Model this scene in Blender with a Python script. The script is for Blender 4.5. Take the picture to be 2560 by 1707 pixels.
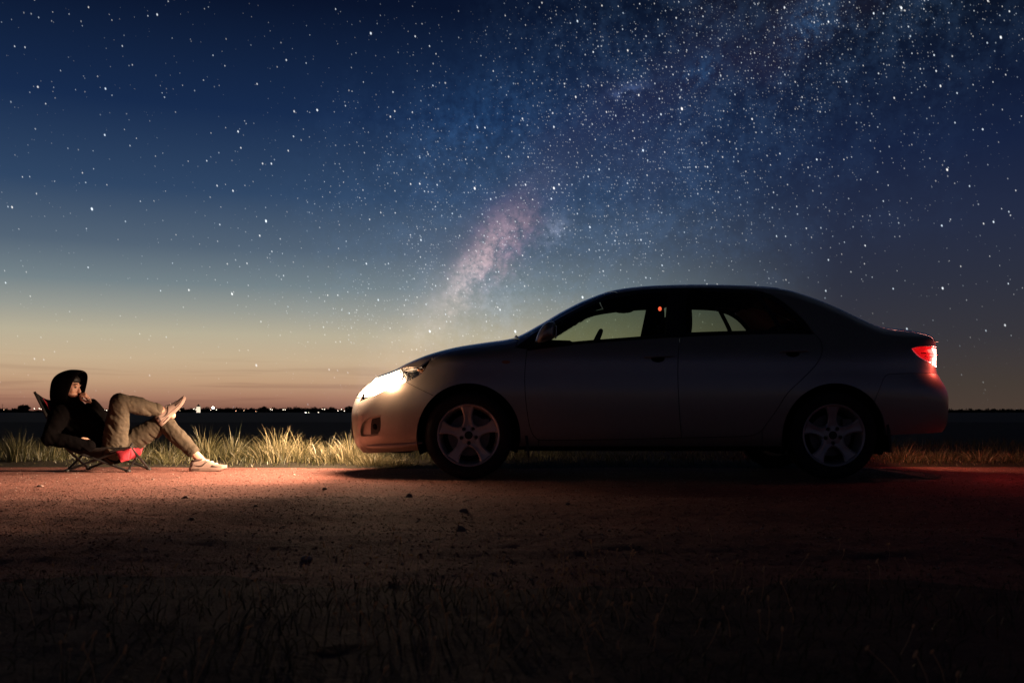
import bpy, bmesh, math, random
import numpy as np
from mathutils import Vector, Matrix, Euler
from mathutils.geometry import delaunay_2d_cdt

random.seed(7); rng = np.random.default_rng(7)
S = bpy.context.scene
for o in list(bpy.data.objects): bpy.data.objects.remove(o)
COL = S.collection
R = math.radians

def lin(r, g, b):
    f = lambda c: (c/255/12.92) if c/255 <= 0.04045 else ((c/255+0.055)/1.055)**2.4
    return (f(r), f(g), f(b), 1.0)

# ------------------------------------------------------------------ camera
CAM_H, FPX, HORIZON = 0.48, 2489.0, 1030.0      # eye height, focal length and eye level of the photograph
cam = bpy.data.cameras.new('camera'); co = bpy.data.objects.new('camera', cam); COL.objects.link(co)
co.location = (0, 0, CAM_H); co.rotation_euler = (R(90), 0, 0)
cam.sensor_width = 36; cam.lens = 35.0; cam.shift_y = 176.5/2560
cam.clip_start = 0.05; cam.clip_end = 20000
cam.dof.use_dof = True; cam.dof.focus_distance = 7.6; cam.dof.aperture_fstop = 5.6
S.camera = co
vs = S.view_settings
vs.view_transform = 'Standard'; vs.look = 'None'; vs.exposure = 0.0; vs.gamma = 1.0; vs.use_curve_mapping = False
S.cycles.use_denoising = True
S.cycles.max_bounces = 8; S.cycles.transparent_max_bounces = 24
S.cycles.sample_clamp_indirect = 4.0; S.cycles.blur_glossy = 0.6

# ------------------------------------------------------------------ node helper
class NT:
    def __init__(s, tree): s.t = tree; s.t.nodes.clear()
    def n(s, typ, **kw):
        nd = s.t.nodes.new(typ)
        for k, v in kw.items(): setattr(nd, k, v)
        return nd
    def link(s, a, b): s.t.links.new(a, b)
    def put(s, sock, v):
        if v is None: return
        if isinstance(v, bpy.types.NodeSocket): s.link(v, sock)
        else: sock.default_value = v
    def m(s, op, a, b=None, c=None, clamp=False):
        nd = s.n('ShaderNodeMath', operation=op, use_clamp=clamp)
        s.put(nd.inputs[0], a); s.put(nd.inputs[1], b)
        if c is not None: s.put(nd.inputs[2], c)
        return nd.outputs[0]
    def mr(s, v, a, b, c=0.0, d=1.0, kind='LINEAR'):
        nd = s.n('ShaderNodeMapRange', interpolation_type=kind, clamp=True)
        s.put(nd.inputs['Value'], v)
        for k, x in zip(('From Min', 'From Max', 'To Min', 'To Max'), (a, b, c, d)): s.put(nd.inputs[k], x)
        return nd.outputs[0]
    def mix(s, f, a, b, blend='MIX'):
        nd = s.n('ShaderNodeMix', data_type='RGBA', blend_type=blend)
        nd.clamp_factor = True
        s.put(nd.inputs[0], f); s.put(nd.inputs[6], a); s.put(nd.inputs[7], b)
        return nd.outputs[2]
    def ramp(s, v, stops):
        nd = s.n('ShaderNodeValToRGB'); s.put(nd.inputs[0], v)
        e = nd.color_ramp.elements
        while len(e) > 1: e.remove(e[0])
        e[0].position, e[0].color = stops[0]
        for p, c in stops[1:]:
            x = e.new(p); x.color = c
        return nd.outputs[0]
    def xyz(s, x, y, z=0.0):
        nd = s.n('ShaderNodeCombineXYZ'); s.put(nd.inputs[0], x); s.put(nd.inputs[1], y); s.put(nd.inputs[2], z)
        return nd.outputs[0]
    def noise(s, vec, scale, detail=4, rough=0.55, dims='3D', out=0, dist=0.0):
        nd = s.n('ShaderNodeTexNoise', noise_dimensions=dims)
        if vec is not None: s.link(vec, nd.inputs['Vector'])
        nd.inputs['Scale'].default_value = scale; nd.inputs['Detail'].default_value = detail
        nd.inputs['Roughness'].default_value = rough; nd.inputs['Distortion'].default_value = dist
        return nd.outputs[out]

# ------------------------------------------------------------------ world: dusk sky, stars, milky way
W0 = bpy.data.worlds.new('World'); S.world = W0; W0.use_nodes = True
T = NT(W0.node_tree)
tc = T.n('ShaderNodeTexCoord'); sp = T.n('ShaderNodeSeparateXYZ'); T.link(tc.outputs['Generated'], sp.inputs[0])
X, Y, Z = sp.outputs
el = T.m('MULTIPLY', T.m('ARCSINE', Z), 180/math.pi)                  # elevation, degrees
az = T.m('MULTIPLY', T.m('ARCTAN2', X, Y), 180/math.pi)               # azimuth, 0 = north of the road
sunset = R(-18)
hl = T.m('SQRT', T.m('ADD', T.m('MULTIPLY', X, X), T.m('MULTIPLY', Y, Y)))
cosd = T.m('DIVIDE', T.m('ADD', T.m('MULTIPLY', X, math.sin(sunset)), T.m('MULTIPLY', Y, math.cos(sunset))), T.m('MAXIMUM', hl, 1e-4))
glow = T.mr(cosd, 0.80, 0.975, 0, 1, 'SMOOTHSTEP')                    # after-glow round the sunset bearing
elN = T.mr(el, -2, 34)
def st(e): return (e+2)/36
warm = T.ramp(elN, [(st(-2), lin(70, 46, 42)), (st(0.1), lin(128, 86, 73)), (st(0.8), lin(168, 123, 100)), (st(1.7), lin(192, 156, 124)), (st(2.9), lin(197, 174, 143)),
                    (st(4.3), lin(184, 175, 151)), (st(5.6), lin(152, 155, 147)), (st(7.0), lin(116, 130, 136)), (st(9.0), lin(82, 99, 117)),
                    (st(12), lin(46, 69, 100)), (st(16.3), lin(20, 41, 76)), (st(22), lin(6, 17, 42)), (st(34), lin(4, 10, 28))])
cold = T.ramp(elN, [(st(-2), lin(40, 34, 32)), (st(0.1), lin(74, 61, 53)), (st(1.5), lin(66, 58, 53)), (st(4), lin(52, 51, 58)), (st(7), lin(42, 46, 62)),
                    (st(10), lin(34, 42, 66)), (st(14), lin(20, 32, 62)), (st(18), lin(10, 20, 44)), (st(22), lin(5, 10, 22)), (st(34), lin(3, 6, 14))])
sky = T.mix(glow, cold, warm)
# thin streak clouds low over the after-glow
cv = T.xyz(T.m('MULTIPLY', az, 0.05), T.m('MULTIPLY', el, 1.5))
cn = T.noise(cv, 1.6, 3, 0.55, '2D')
cl = T.m('MULTIPLY', T.mr(cn, 0.50, 0.66, 0, 1, 'SMOOTHSTEP'), T.m('MULTIPLY', T.mr(el, 0.0, 0.7, 0, 1), T.m('MULTIPLY', T.mr(el, 1.6, 3.6, 1, 0), glow)))
sky = T.mix(T.m('MULTIPLY', cl, 0.24), sky, lin(118, 80, 72))
# milky way: position along and across the band
def pix(px, py):
    x, z = (px-1280)/FPX, (HORIZON-py)/FPX
    return math.degrees(math.atan2(x, 1)), math.degrees(math.asin(z/math.sqrt(1+x*x+z*z)))
a0 = pix(1205, 640); a1 = pix(1990, 40)
dx, dy = a1[0]-a0[0], a1[1]-a0[1]; dl = math.hypot(dx, dy); dx /= dl; dy /= dl
ra = T.m('SUBTRACT', az, a0[0]); re = T.m('SUBTRACT', el, a0[1])
along = T.m('ADD', T.m('MULTIPLY', ra, dx), T.m('MULTIPLY', re, dy))
across = T.m('SUBTRACT', T.m('MULTIPLY', re, dx), T.m('MULTIPLY', ra, dy))
skyv = T.xyz(az, el, 0.0)
wn = T.noise(skyv, 0.16, 3, 0.6, '2D')
wn2 = T.noise(skyv, 0.45, 5, 0.65, '2D')
wn3 = T.noise(skyv, 1.6, 4, 0.72, '2D')
acw = T.m('ADD', across, T.m('MULTIPLY', T.m('SUBTRACT', wn, 0.5), 9.0))
band = T.m('EXPONENT', T.m('MULTIPLY', T.m('MULTIPLY', acw, acw), -1/(2*4.9**2)))
band = T.m('MULTIPLY', band, T.mr(along, -16, 1, 0.0, 1.0, 'SMOOTHSTEP'))
rift = T.m('EXPONENT', T.m('MULTIPLY', T.m('POWER', T.m('SUBTRACT', acw, 0.8), 2.0), -1/(2*1.7**2)))
dust = T.m('MULTIPLY', band, T.mr(T.m('ADD', T.m('MULTIPLY', wn2, .55), T.m('MULTIPLY', wn3, .45)), 0.38, 0.66, 0.10, 1, 'SMOOTHSTEP'))
dust = T.m('MULTIPLY', dust, T.m('SUBTRACT', 1.0, T.m('MULTIPLY', rift, 0.65)))
def blob(px, py, sl, sw, ang, warp=1.0):
    c = pix(px, py); ca, sa = math.cos(R(ang)), math.sin(R(ang))
    wx = T.m('ADD', T.m('SUBTRACT', az, c[0]), T.m('MULTIPLY', T.m('SUBTRACT', wn2, 0.5), warp*2.2))
    wy = T.m('ADD', T.m('SUBTRACT', el, c[1]), T.m('MULTIPLY', T.m('SUBTRACT', wn3, 0.5), warp*2.0))
    u = T.m('ADD', T.m('MULTIPLY', wx, ca), T.m('MULTIPLY', wy, sa)); v = T.m('SUBTRACT', T.m('MULTIPLY', wy, ca), T.m('MULTIPLY', wx, sa))
    q = T.m('ADD', T.m('MULTIPLY', T.m('MULTIPLY', u, u), 1/(2*sl*sl)), T.m('MULTIPLY', T.m('MULTIPLY', v, v), 1/(2*sw*sw)))
    return T.m('EXPONENT', T.m('MULTIPLY', q, -1.0))
core = blob(1195, 655, 2.2, 0.55, 50)
pink = blob(1235, 610, 1.9, 0.9, 48)
tail = blob(1080, 800, 4.2, 0.9, 50)
k2 = blob(1385, 572, 0.55, 0.40, 40, 0.5)
k3 = blob(1570, 222, 0.75, 0.22, 12, 0.4)
k4 = blob(1750, 165, 0.8, 0.5, 20, 0.7); k5 = blob(2030, 45, 1.1, 0.6, 35, 0.8); k6 = blob(1240, 740, 1.6, 1.2, 20); k7 = blob(905, 790, 1.0, 0.8, 40); k8 = blob(1180, 290, 2.4, 1.4, 25)
grain = T.mr(wn3, 0.34, 0.70, 0.15, 1.25)
def add(base, fac, col, amt):
    return T.mix(T.m('MULTIPLY', fac, amt), base, col, 'ADD')
sky = add(sky, dust, (0.020, 0.044, 0.092, 1), 0.75)
sky = add(sky, T.m('MULTIPLY', rift, band), (0.020, 0.010, 0.022, 1), 0.35)
sky = add(sky, T.m('MULTIPLY', core, grain), (0.30, 0.22, 0.19, 1), 1.0)
sky = add(sky, T.m('MULTIPLY', pink, grain), (0.15, 0.045, 0.070, 1), 1.0)
sky = add(sky, tail, (0.10, 0.075, 0.06, 1), 0.75)
sky = add(sky, T.m('MULTIPLY', k2, grain), (0.14, 0.15, 0.20, 1), 0.9)
sky = add(sky, T.m('MULTIPLY', k3, grain), (0.06, 0.09, 0.20, 1), 0.6)
sky = add(sky, T.m('MULTIPLY', k4, grain), (0.01, 0.05, 0.12, 1), 0.6)
sky = add(sky, T.m('MULTIPLY', k5, grain), (0.02, 0.07, 0.16, 1), 0.6)
sky = add(sky, T.m('MULTIPLY', k6, grain), (0.06, 0.065, 0.07, 1), 0.8)
sky = add(sky, T.m('MULTIPLY', k8, grain), (0.008, 0.03, 0.075, 1), 0.7)
dens = T.m('ADD', T.m('MULTIPLY', band, 0.62), T.m('ADD', T.m('MULTIPLY', k2, .5), T.m('ADD', T.m('MULTIPLY', k3, .8), T.m('ADD', T.m('MULTIPLY', k7, .5), T.m('MULTIPLY', k5, .35)))))
dens = T.m('MULTIPLY', dens, T.mr(wn2, 0.25, 0.6, 0.45, 1.0))
hz = T.mr(el, 0.8, 6.5, 0.12, 1.0)
def stars(base, cell, rad, lo, hi, gain, seed):
    v = T.xyz(T.m('DIVIDE', T.m('ADD', az, T.m('MULTIPLY', el, 0.22)), cell), T.m('DIVIDE', el, cell*1.55), seed)
    vo = T.n('ShaderNodeTexVoronoi', voronoi_dimensions='2D', feature='F1'); T.link(v, vo.inputs['Vector']); vo.inputs['Scale'].default_value = 1.0
    mp = T.n('ShaderNodeVectorMath', operation='ADD'); T.link(v, mp.inputs[0]); mp.inputs[1].default_value = (seed*13.1, seed*7.7, 0); T.link(mp.outputs[0], vo.inputs['Vector'])
    cs = T.n('ShaderNodeSeparateColor'); T.link(vo.outputs['Color'], cs.inputs[0])
    r1, r2, r3 = cs.outputs
    have = T.m('LESS_THAN', r1, T.m('ADD', lo, T.m('MULTIPLY', dens, hi-lo)))
    mag = T.m('ADD', 0.10, T.m('MULTIPLY', T.m('POWER', r2, 3.2), 0.90))
    rr = T.m('MULTIPLY', T.m('ADD', 0.62, T.m('MULTIPLY', T.m('POWER', r2, 6.0), 0.62)), rad/cell)
    disc = T.mr(T.m('DIVIDE', vo.outputs['Distance'], rr), 0.25, 1.0, 1, 0, 'SMOOTHSTEP')
    f = T.m('MULTIPLY', T.m('MULTIPLY', disc, have), T.m('MULTIPLY', mag, hz))
    tint = T.mix(r3, (0.75, 0.88, 1.0, 1), (1.0, 0.95, 0.88, 1))
    return T.mix(T.m('MULTIPLY', f, gain), base, tint, 'ADD') if gain <= 1 else T.mix(1.0, base, T.mix(f, (0, 0, 0, 1), T.mix(1.0, tint, (gain, gain, gain, 1), 'MULTIPLY')), 'ADD')
sky = stars(sky, 1.30, 0.058, 0.50, 0.70, 1.6, 1.0)
sky = stars(sky, 0.50, 0.043, 0.20, 0.62, 1.2, 2.0)
sky = stars(sky, 0.26, 0.036, 0.06, 1.25, 0.85, 3.0)
sky = stars(sky, 0.125, 0.034, 0.02, 1.1, 0.42, 4.0)
bg = T.n('ShaderNodeBackground'); T.link(sky, bg.inputs[0]); bg.inputs[1].default_value = 1.0
# last daylight scattered in the air, sun well under the horizon
nish = T.n('ShaderNodeTexSky', sky_type='NISHITA', sun_disc=False)
nish.sun_elevation = R(-5.0); nish.sun_rotation = sunset
bg2 = T.n('ShaderNodeBackground'); T.link(nish.outputs[0], bg2.inputs[0]); bg2.inputs[1].default_value = 0.05
ads = T.n('ShaderNodeAddShader'); T.link(bg.outputs[0], ads.inputs[0]); T.link(bg2.outputs[0], ads.inputs[1])
wo = T.n('ShaderNodeOutputWorld'); T.link(ads.outputs[0], wo.inputs[0])
W0.cycles.sampling_method = 'NONE'

# ------------------------------------------------------------------ mesh helpers
def tag(o, label=None, cat=None, group=None, kind=None):
    if label: o['label'] = label
    if cat: o['category'] = cat
    if group: o['group'] = group
    if kind: o['kind'] = kind
    return o
def link_mesh(name, me, mat, parent=None, loc=None):
    o = bpy.data.objects.new(name, me); COL.objects.link(o)
    if mat is not None and not me.materials: me.materials.append(mat)
    if loc is not None: o.location = loc
    if parent is not None: o.parent = parent
    return o
def base_of(parent):
    """world position of an (unrotated) parent chain"""
    v = Vector((0, 0, 0))
    while parent is not None: v += parent.location; parent = parent.parent
    return v
def empty(name, loc, **kw):
    o = bpy.data.objects.new(name, None); COL.objects.link(o); o.location = loc; o.empty_display_size = 0.1
    return tag(o, **kw)
def build(name, V, F, mat, parent=None, angle=35, smooth=True, origin=None):
    """one mesh object from world-space vertices; parented pieces are stored relative to their parent"""
    me = bpy.data.meshes.new(name)
    off = base_of(parent) if parent is not None else Vector(origin or (0, 0, 0))
    A = np.asarray(V, float).reshape(-1, 3) - np.array(off)
    me.from_pydata(A.tolist(), [], [tuple(int(i) for i in f) for f in F])
    me.validate(); me.update()
    if smooth:
        me.polygons.foreach_set('use_smooth', [True]*len(me.polygons))
        if angle < 180: me.set_sharp_from_angle(angle=R(angle))
    o = link_mesh(name, me, mat, parent)
    if parent is None: o.location = off
    return o
class MB:
    def __init__(s): s.V = []; s.F = []
    def add(s, V, F):
        b = len(s.V); s.V.extend([tuple(v) for v in V]); s.F.extend([tuple(i+b for i in f) for f in F]); return s
    def box(s, c, d, M=None):
        V = [Vector((sx*d[0]/2, sy*d[1]/2, sz*d[2]/2)) for sx in (-1, 1) for sy in (-1, 1) for sz in (-1, 1)]
        if M is not None: V = [M @ v for v in V]
        V = [v+Vector(c) for v in V]
        return s.add(V, [(0, 1, 3, 2), (4, 6, 7, 5), (0, 4, 5, 1), (2, 3, 7, 6), (0, 2, 6, 4), (1, 5, 7, 3)])
    def tube(s, pts, rad, n=10, cap=True, flat=1.0):
        pts = [Vector(p) for p in pts]; m = len(pts)
        if not hasattr(rad, '__len__'): rad = [rad]*m
        V = []; F = []; prev = None
        for i, p in enumerate(pts):
            t = (pts[min(i+1, m-1)]-pts[max(i-1, 0)]).normalized()
            if prev is None:
                a = Vector((0, 0, 1)) if abs(t.z) < 0.9 else Vector((1, 0, 0))
                u = t.cross(a).normalized()
            else: u = (prev - t*prev.dot(t)).normalized()
            prev = u; w = t.cross(u)
            for k in range(n):
                an = 2*math.pi*k/n
                V.append(p + (u*math.cos(an) + w*math.sin(an)*flat)*rad[i])
        for i in range(m-1):
            for k in range(n):
                a, b = i*n+k, i*n+(k+1) % n
                F.append((a, b, b+n, a+n))
        if cap: F.append(tuple(range(n))[::-1]); F.append(tuple(range((m-1)*n, m*n)))
        return s.add(V, F)
    def ell(s, c, r, M=None, nu=16, nv=10):
        V = []; F = []
        for j in range(nv+1):
            th = math.pi*j/nv
            for i in range(nu):
                ph = 2*math.pi*i/nu
                v = Vector((r[0]*math.sin(th)*math.cos(ph), r[1]*math.sin(th)*math.sin(ph), r[2]*math.cos(th)))
                if M is not None: v = M @ v
                V.append(v+Vector(c))
        for j in range(nv):
            for i in range(nu):
                a, b = j*nu+i, j*nu+(i+1) % nu
                F.append((a, a+nu, b+nu, b))
        return s.add(V, F)
    def lathe_y(s, c, prof, n=48, closed=False):
        """revolve (radius, y-offset) pairs about the y axis through c"""
        V = []; F = []; m = len(prof)
        for k in range(n):
            an = 2*math.pi*k/n
            for r, y in prof: V.append((c[0]+r*math.cos(an), c[1]+y, c[2]+r*math.sin(an)))
        for k in range(n):
            k2 = (k+1) % n
            for j in range(m if closed else m-1):
                j2 = (j+1) % m
                F.append((k*m+j, k*m+j2, k2*m+j2, k2*m+j))
        return s.add(V, F)
    def build(s, name, mat, parent=None, **kw): return build(name, s.V, s.F, mat, parent, **kw)

def vnoise(P, scale, seed=0):
    """smooth value noise, numpy, any number of 2-d or 3-d points"""
    P = np.asarray(P, float)*scale
    i = np.floor(P).astype(np.int64); f = P-i; f = f*f*(3-2*f); d = P.shape[1]
    out = np.zeros(len(P))
    for c in range(2**d):
        w = np.ones(len(P)); h = np.full(len(P), seed*374761393, np.int64)
        for k in range(d):
            b = (c >> k) & 1
            w *= f[:, k] if b else 1-f[:, k]
            h = h*1103515245 + (i[:, k]+b)*(668265263+k*1013904223); h = (h ^ (h >> 13)) & 0x7fffffff
        h = (h*1274126177) & 0x7fffffff; h = (h ^ (h >> 16)) & 0xffff
        out += w*h/65535.0
    return out
def fbm(P, scale, oct=4, seed=0, gain=0.5):
    t = 0; a = 1; n = 0
    for k in range(oct): t = t+a*(vnoise(P, scale*2**k, seed+k)-0.5); n += a; a *= gain
    return t/n

# ------------------------------------------------------------------ materials
def mat(name, color=(.5, .5, .5, 1), rough=.5, metal=0., coat=0., spec=.5, var=None, bump=None, emit=None, es=0., alpha=None, coat_rough=.05, coord='Object'):
    """principled surface; var=(scale, amount) colour mottling, bump=(scale, strength, distance) fine relief"""
    m = bpy.data.materials.new(name); m.use_nodes = True; t = NT(m.node_tree)
    b = t.n('ShaderNodeBsdfPrincipled'); o = t.n('ShaderNodeOutputMaterial'); t.link(b.outputs[0], o.inputs[0])
    b.inputs['Roughness'].default_value = rough; b.inputs['Metallic'].default_value = metal
    b.inputs['Coat Weight'].default_value = coat; b.inputs['Coat Roughness'].default_value = coat_rough; b.inputs['Specular IOR Level'].default_value = spec
    col = color; tcn = t.n('ShaderNodeTexCoord').outputs[coord]
    if var:
        nz = t.noise(tcn, var[0], 5, .6)
        lo = tuple(c*(1-var[1]) for c in color[:3])+(1,); hi = tuple(min(1, c*(1+var[1])) for c in color[:3])+(1,)
        col = t.ramp(nz, [(.28, lo), (.72, hi)])
        t.link(t.mr(nz, .3, .7, max(0, rough-.08), min(1, rough+.1)), b.inputs['Roughness'])
    t.put(b.inputs['Base Color'], col)
    if bump:
        bn = t.n('ShaderNodeBump'); bn.inputs['Strength'].default_value = bump[1]; bn.inputs['Distance'].default_value = bump[2]
        t.link(t.noise(tcn, bump[0], 4, .6), bn.inputs['Height']); t.link(bn.outputs[0], b.inputs['Normal'])
    if emit: b.inputs['Emission Color'].default_value = emit; b.inputs['Emission Strength'].default_value = es
    m['nt'] = 0
    return m
def glass(name, tint, rough=0.0, refl=0.9):
    m = bpy.data.materials.new(name); m.use_nodes = True; t = NT(m.node_tree)
    tr = t.n('ShaderNodeBsdfTransparent'); tr.inputs[0].default_value = tint
    gl = t.n('ShaderNodeBsdfGlossy'); gl.inputs['Roughness'].default_value = rough; gl.inputs[0].default_value = (refl, refl, refl, 1)
    fr = t.n('ShaderNodeFresnel'); fr.inputs[0].default_value = 1.45
    mx = t.n('ShaderNodeMixShader'); t.link(fr.outputs[0], mx.inputs[0]); t.link(tr.outputs[0], mx.inputs[1]); t.link(gl.outputs[0], mx.inputs[2])
    o = t.n('ShaderNodeOutputMaterial'); t.link(mx.outputs[0], o.inputs[0])
    return m

# ------------------------------------------------------------------ the setting: field, road, verges
def ground_material(name, cols, scale, bump, dist, rough=.9, stripes=0, spec=.3):
    m = bpy.data.materials.new(name); m.use_nodes = True; t = NT(m.node_tree)
    b = t.n('ShaderNodeBsdfPrincipled'); o = t.n('ShaderNodeOutputMaterial'); t.link(b.outputs[0], o.inputs[0])
    ge = t.n('ShaderNodeNewGeometry').outputs['Position']
    n1 = t.noise(ge, scale, 6, .65); n2 = t.noise(ge, scale*9, 5, .7); n3 = t.noise(ge, scale*55, 3, .7)
    c1 = t.ramp(n1, [(.25, cols[0]), (.55, cols[1]), (.8, cols[2])])
    c2 = t.mix(t.mr(n2, .35, .7, 0, .6), c1, cols[3]); c3 = t.mix(t.mr(n3, .58, .72, 0, .75), c2, cols[4])
    t.link(c3, b.inputs['Base Color']); b.inputs['Roughness'].default_value = rough; b.inputs['Specular IOR Level'].default_value = spec
    h = t.m('ADD', t.m('MULTIPLY', n2, .5), t.m('MULTIPLY', n3, .35))
    bn = t.n('ShaderNodeBump'); bn.inputs['Strength'].default_value = bump; bn.inputs['Distance'].default_value = dist
    t.link(h, bn.inputs['Height']); t.link(bn.outputs[0], b.inputs['Normal'])
    return m
M_road = ground_material('packed_gravel_soil', [(.15, .055, .042, 1), (.25, .094, .072, 1), (.33, .130, .100, 1), (.10, .042, .034, 1), (.46, .235, .185, 1)], 1.3, 1.0, .035)
M_field = ground_material('dark_field_soil', [(.018, .016, .012, 1), (.028, .024, .017, 1), (.036, .034, .022, 1), (.014, .012, .010, 1), (.05, .045, .03, 1)], .35, .6, .05)
M_far = ground_material('pale_far_field', [(.085, .080, .062, 1), (.10, .094, .072, 1), (.12, .11, .08, 1), (.075, .07, .055, 1), (.10, .095, .07, 1)], .02, .3, .1)  # pale tone also puts the mist over this field into its colour
M_verge = ground_material('verge_soil', [(.022, .018, .011, 1), (.034, .028, .017, 1), (.05, .042, .022, 1), (.018, .013, .009, 1), (.07, .06, .035, 1)], 1.6, .9, .03)

M_near = ground_material('trodden_soil', [(.045, .024, .018, 1), (.08, .043, .033, 1), (.12, .062, .048, 1), (.035, .02, .015, 1), (.16, .09, .07, 1)], 1.6, 1.0, .03)
def sheet(name, xs, ys, z, m):
    V = [(x, y, z) for y in ys for x in xs]; n = len(xs)
    F = [(j*n+i, j*n+i+1, (j+1)*n+i+1, (j+1)*n+i) for j in range(len(ys)-1) for i in range(n-1)]
    o = build(name, V, F, m, smooth=True); tag(o, kind='structure'); return o
sheet('ground', [-9000, -2000, -300, -40, 0, 40, 300, 2000, 9000], [-9000, -500, -20, 1, 10, 30, 60, 300, 1500, 9000], -0.09, M_field)
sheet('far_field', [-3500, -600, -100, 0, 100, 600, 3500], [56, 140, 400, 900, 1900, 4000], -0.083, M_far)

def road_edge(x):
    """far edge of the gravel where the verge grass begins"""
    x = np.asarray(x, float)
    base = 8.72 - 0.22*np.exp(-((x+0.9)/1.6)**2) - 0.10*np.exp(-((x-2.6)/2.0)**2)
    P = np.stack([x, x*0+3.3], 1)
    return base + 0.16*fbm(P, 0.9, 4, 5) 
def near_edge(x):
    x = np.asarray(x, float); P = np.stack([x, x*0+9.1], 1)
    return 2.60 + 1.7*fbm(P, 0.9, 4, 15)
def ground_z(x, y):
    """height of the near ground: ruts along the road, pebbly relief, verges a little proud"""
    x = np.asarray(x, float); y = np.asarray(y, float); P = np.stack([x, y], 1); Q = np.stack([x*0.35, y], 1)
    z = 0.030*fbm(P, 0.9, 3, 21) + 0.022*fbm(Q, 3.2, 4, 31) + 0.013*fbm(P, 9, 3, 41) + 0.007*fbm(P, 26, 2, 51)
    flat = np.clip((y-5.2)/1.0, 0, 1)*np.clip((9.6-y)/.6, 0, 1)             # trodden level where the car and the chair stand
    z = z*(1-0.72*flat)
    z = z + 0.035*np.clip((y-road_edge(x))/0.5, 0, 1) + 0.012*np.clip((near_edge(x)-y)/0.9, 0, 1)
    wob = 0.25*fbm(np.stack([x, x*0+1.7], 1), 0.5, 2, 61)                  # wheel ruts and the crown between them
    z = z - 0.022*np.exp(-((y-4.35-wob)/0.30)**2) + 0.014*np.exp(-((y-3.75-wob)/0.25)**2) - 0.022*np.exp(-((y-5.95-wob)/0.28)**2) + 0.012*np.exp(-((y-5.2-wob)/0.4)**2) - 0.012*np.exp(-((y-3.2-wob)/0.2)**2)
    return z
def axis(parts):
    out = []
    for a, b, d in parts: out += list(np.arange(a, b-1e-9, d))
    return np.array(out+[parts[-1][1]])
def strip(name, y0f, y1f, ny, m, xs, kind='structure', drop=0.0):
    t = np.linspace(0, 1, ny)
    Xg, Tg = np.meshgrid(xs, t); Yg = y0f(xs)[None, :]*(1-Tg)+y1f(xs)[None, :]*Tg
    Zg = ground_z(Xg.ravel(), Yg.ravel())
    V = np.stack([Xg.ravel(), Yg.ravel(), Zg-drop], 1)
    n = len(xs); idx = np.arange(ny*n).reshape(ny, n)
    Fq = np.stack([idx[:-1, :-1], idx[:-1, 1:], idx[1:, 1:], idx[1:, :-1]], -1).reshape(-1, 4)
    me = bpy.data.meshes.new(name); me.from_pydata(V.tolist(), [], Fq.tolist()); me.update()
    me.polygons.foreach_set('use_smooth', [True]*len(me.polygons))
    return tag(link_mesh(name, me, m), kind=kind)
xs_f = axis([(-60, -12, 2.0), (-12, -6, .12), (-6, 6, .024), (6, 12, .12), (12, 60, 2.0)])
xs_c = axis([(-60, -12, 2.0), (-12, -6, .15), (-6, 6, .05), (6, 12, .15), (12, 60, 2.0)])
strip('gravel_road', lambda x: near_edge(x), lambda x: road_edge(x), 230, M_road, xs_f)
strip('far_verge', lambda x: road_edge(x)-.001, lambda x: road_edge(x)*0+13.5, 60, M_verge, xs_c, drop=.0)
strip('near_verge', lambda x: near_edge(x)*0+0.3, lambda x: near_edge(x)+.001, 60, M_near, xs_c)

# ------------------------------------------------------------------ the car: surface
CY = 7.93                                        # the car's centre line; the near flank is at CY - W
class Curve:
    """monotone cubic through points"""
    def __init__(s, pts):
        s.x = np.array([p[0] for p in pts], float); s.y = np.array([p[1] for p in pts], float)
        h = np.diff(s.x); d = np.diff(s.y)/h; m = np.zeros(len(s.x)); m[0], m[-1] = d[0], d[-1]
        for i in range(1, len(m)-1):
            if d[i-1]*d[i] > 0:
                w1, w2 = 2*h[i]+h[i-1], h[i]+2*h[i-1]; m[i] = (w1+w2)/(w1/d[i-1]+w2/d[i])
        s.m = m
    def __call__(s, q):
        q = np.clip(np.asarray(q, float), s.x[0], s.x[-1]); i = np.clip(np.searchsorted(s.x, q)-1, 0, len(s.x)-2)
        h = s.x[i+1]-s.x[i]; t = (q-s.x[i])/h
        return (2*t**3-3*t**2+1)*s.y[i]+(t**3-2*t**2+t)*h*s.m[i]+(-2*t**3+3*t**2)*s.y[i+1]+(t**3-t**2)*h*s.m[i+1]
ztop = Curve([(-1.24, .665), (-1.15, .715), (-1.05, .762), (-.96, .790), (-.889, .815), (-.78, .868), (-.61, .934), (-.413, .985), (-.151, 1.027), (-.03, 1.045), (.045, 1.072), (.212, 1.163), (.376, 1.261),
              (.573, 1.358), (.74, 1.416), (.904, 1.443), (1.134, 1.460), (1.398, 1.466), (1.729, 1.460), (1.928, 1.449), (2.059, 1.434), (2.225, 1.387), (2.39, 1.319), (2.554, 1.235),
              (2.72, 1.152), (2.80, 1.135), (2.918, 1.123), (3.18, 1.090), (3.3, 1.07)])
xf = Curve([(.14, -1.12), (.18, -1.165), (.25, -1.215), (.35, -1.232), (.45, -1.236), (.52, -1.226), (.60, -1.195), (.68, -1.135), (.74, -1.09), (.85, -1.06), (1.5, -1.06)])
xr = Curve([(.24, 3.10), (.30, 3.17), (.34, 3.225), (.42, 3.258), (.58, 3.262), (.66, 3.240), (.72, 3.205), (.785, 3.175), (.86, 3.180), (.94, 3.186), (1.02, 3.188), (1.06, 3.186), (1.09, 3.175), (1.5, 3.17)])
nose = Curve([(0, 0), (.1, .30), (.17, .50), (.25, .64), (.32, .735), (.40, .81), (.5, .875), (.6, .925), (.7, .96), (.88, 1.0), (2.5, 1.0)])
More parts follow.
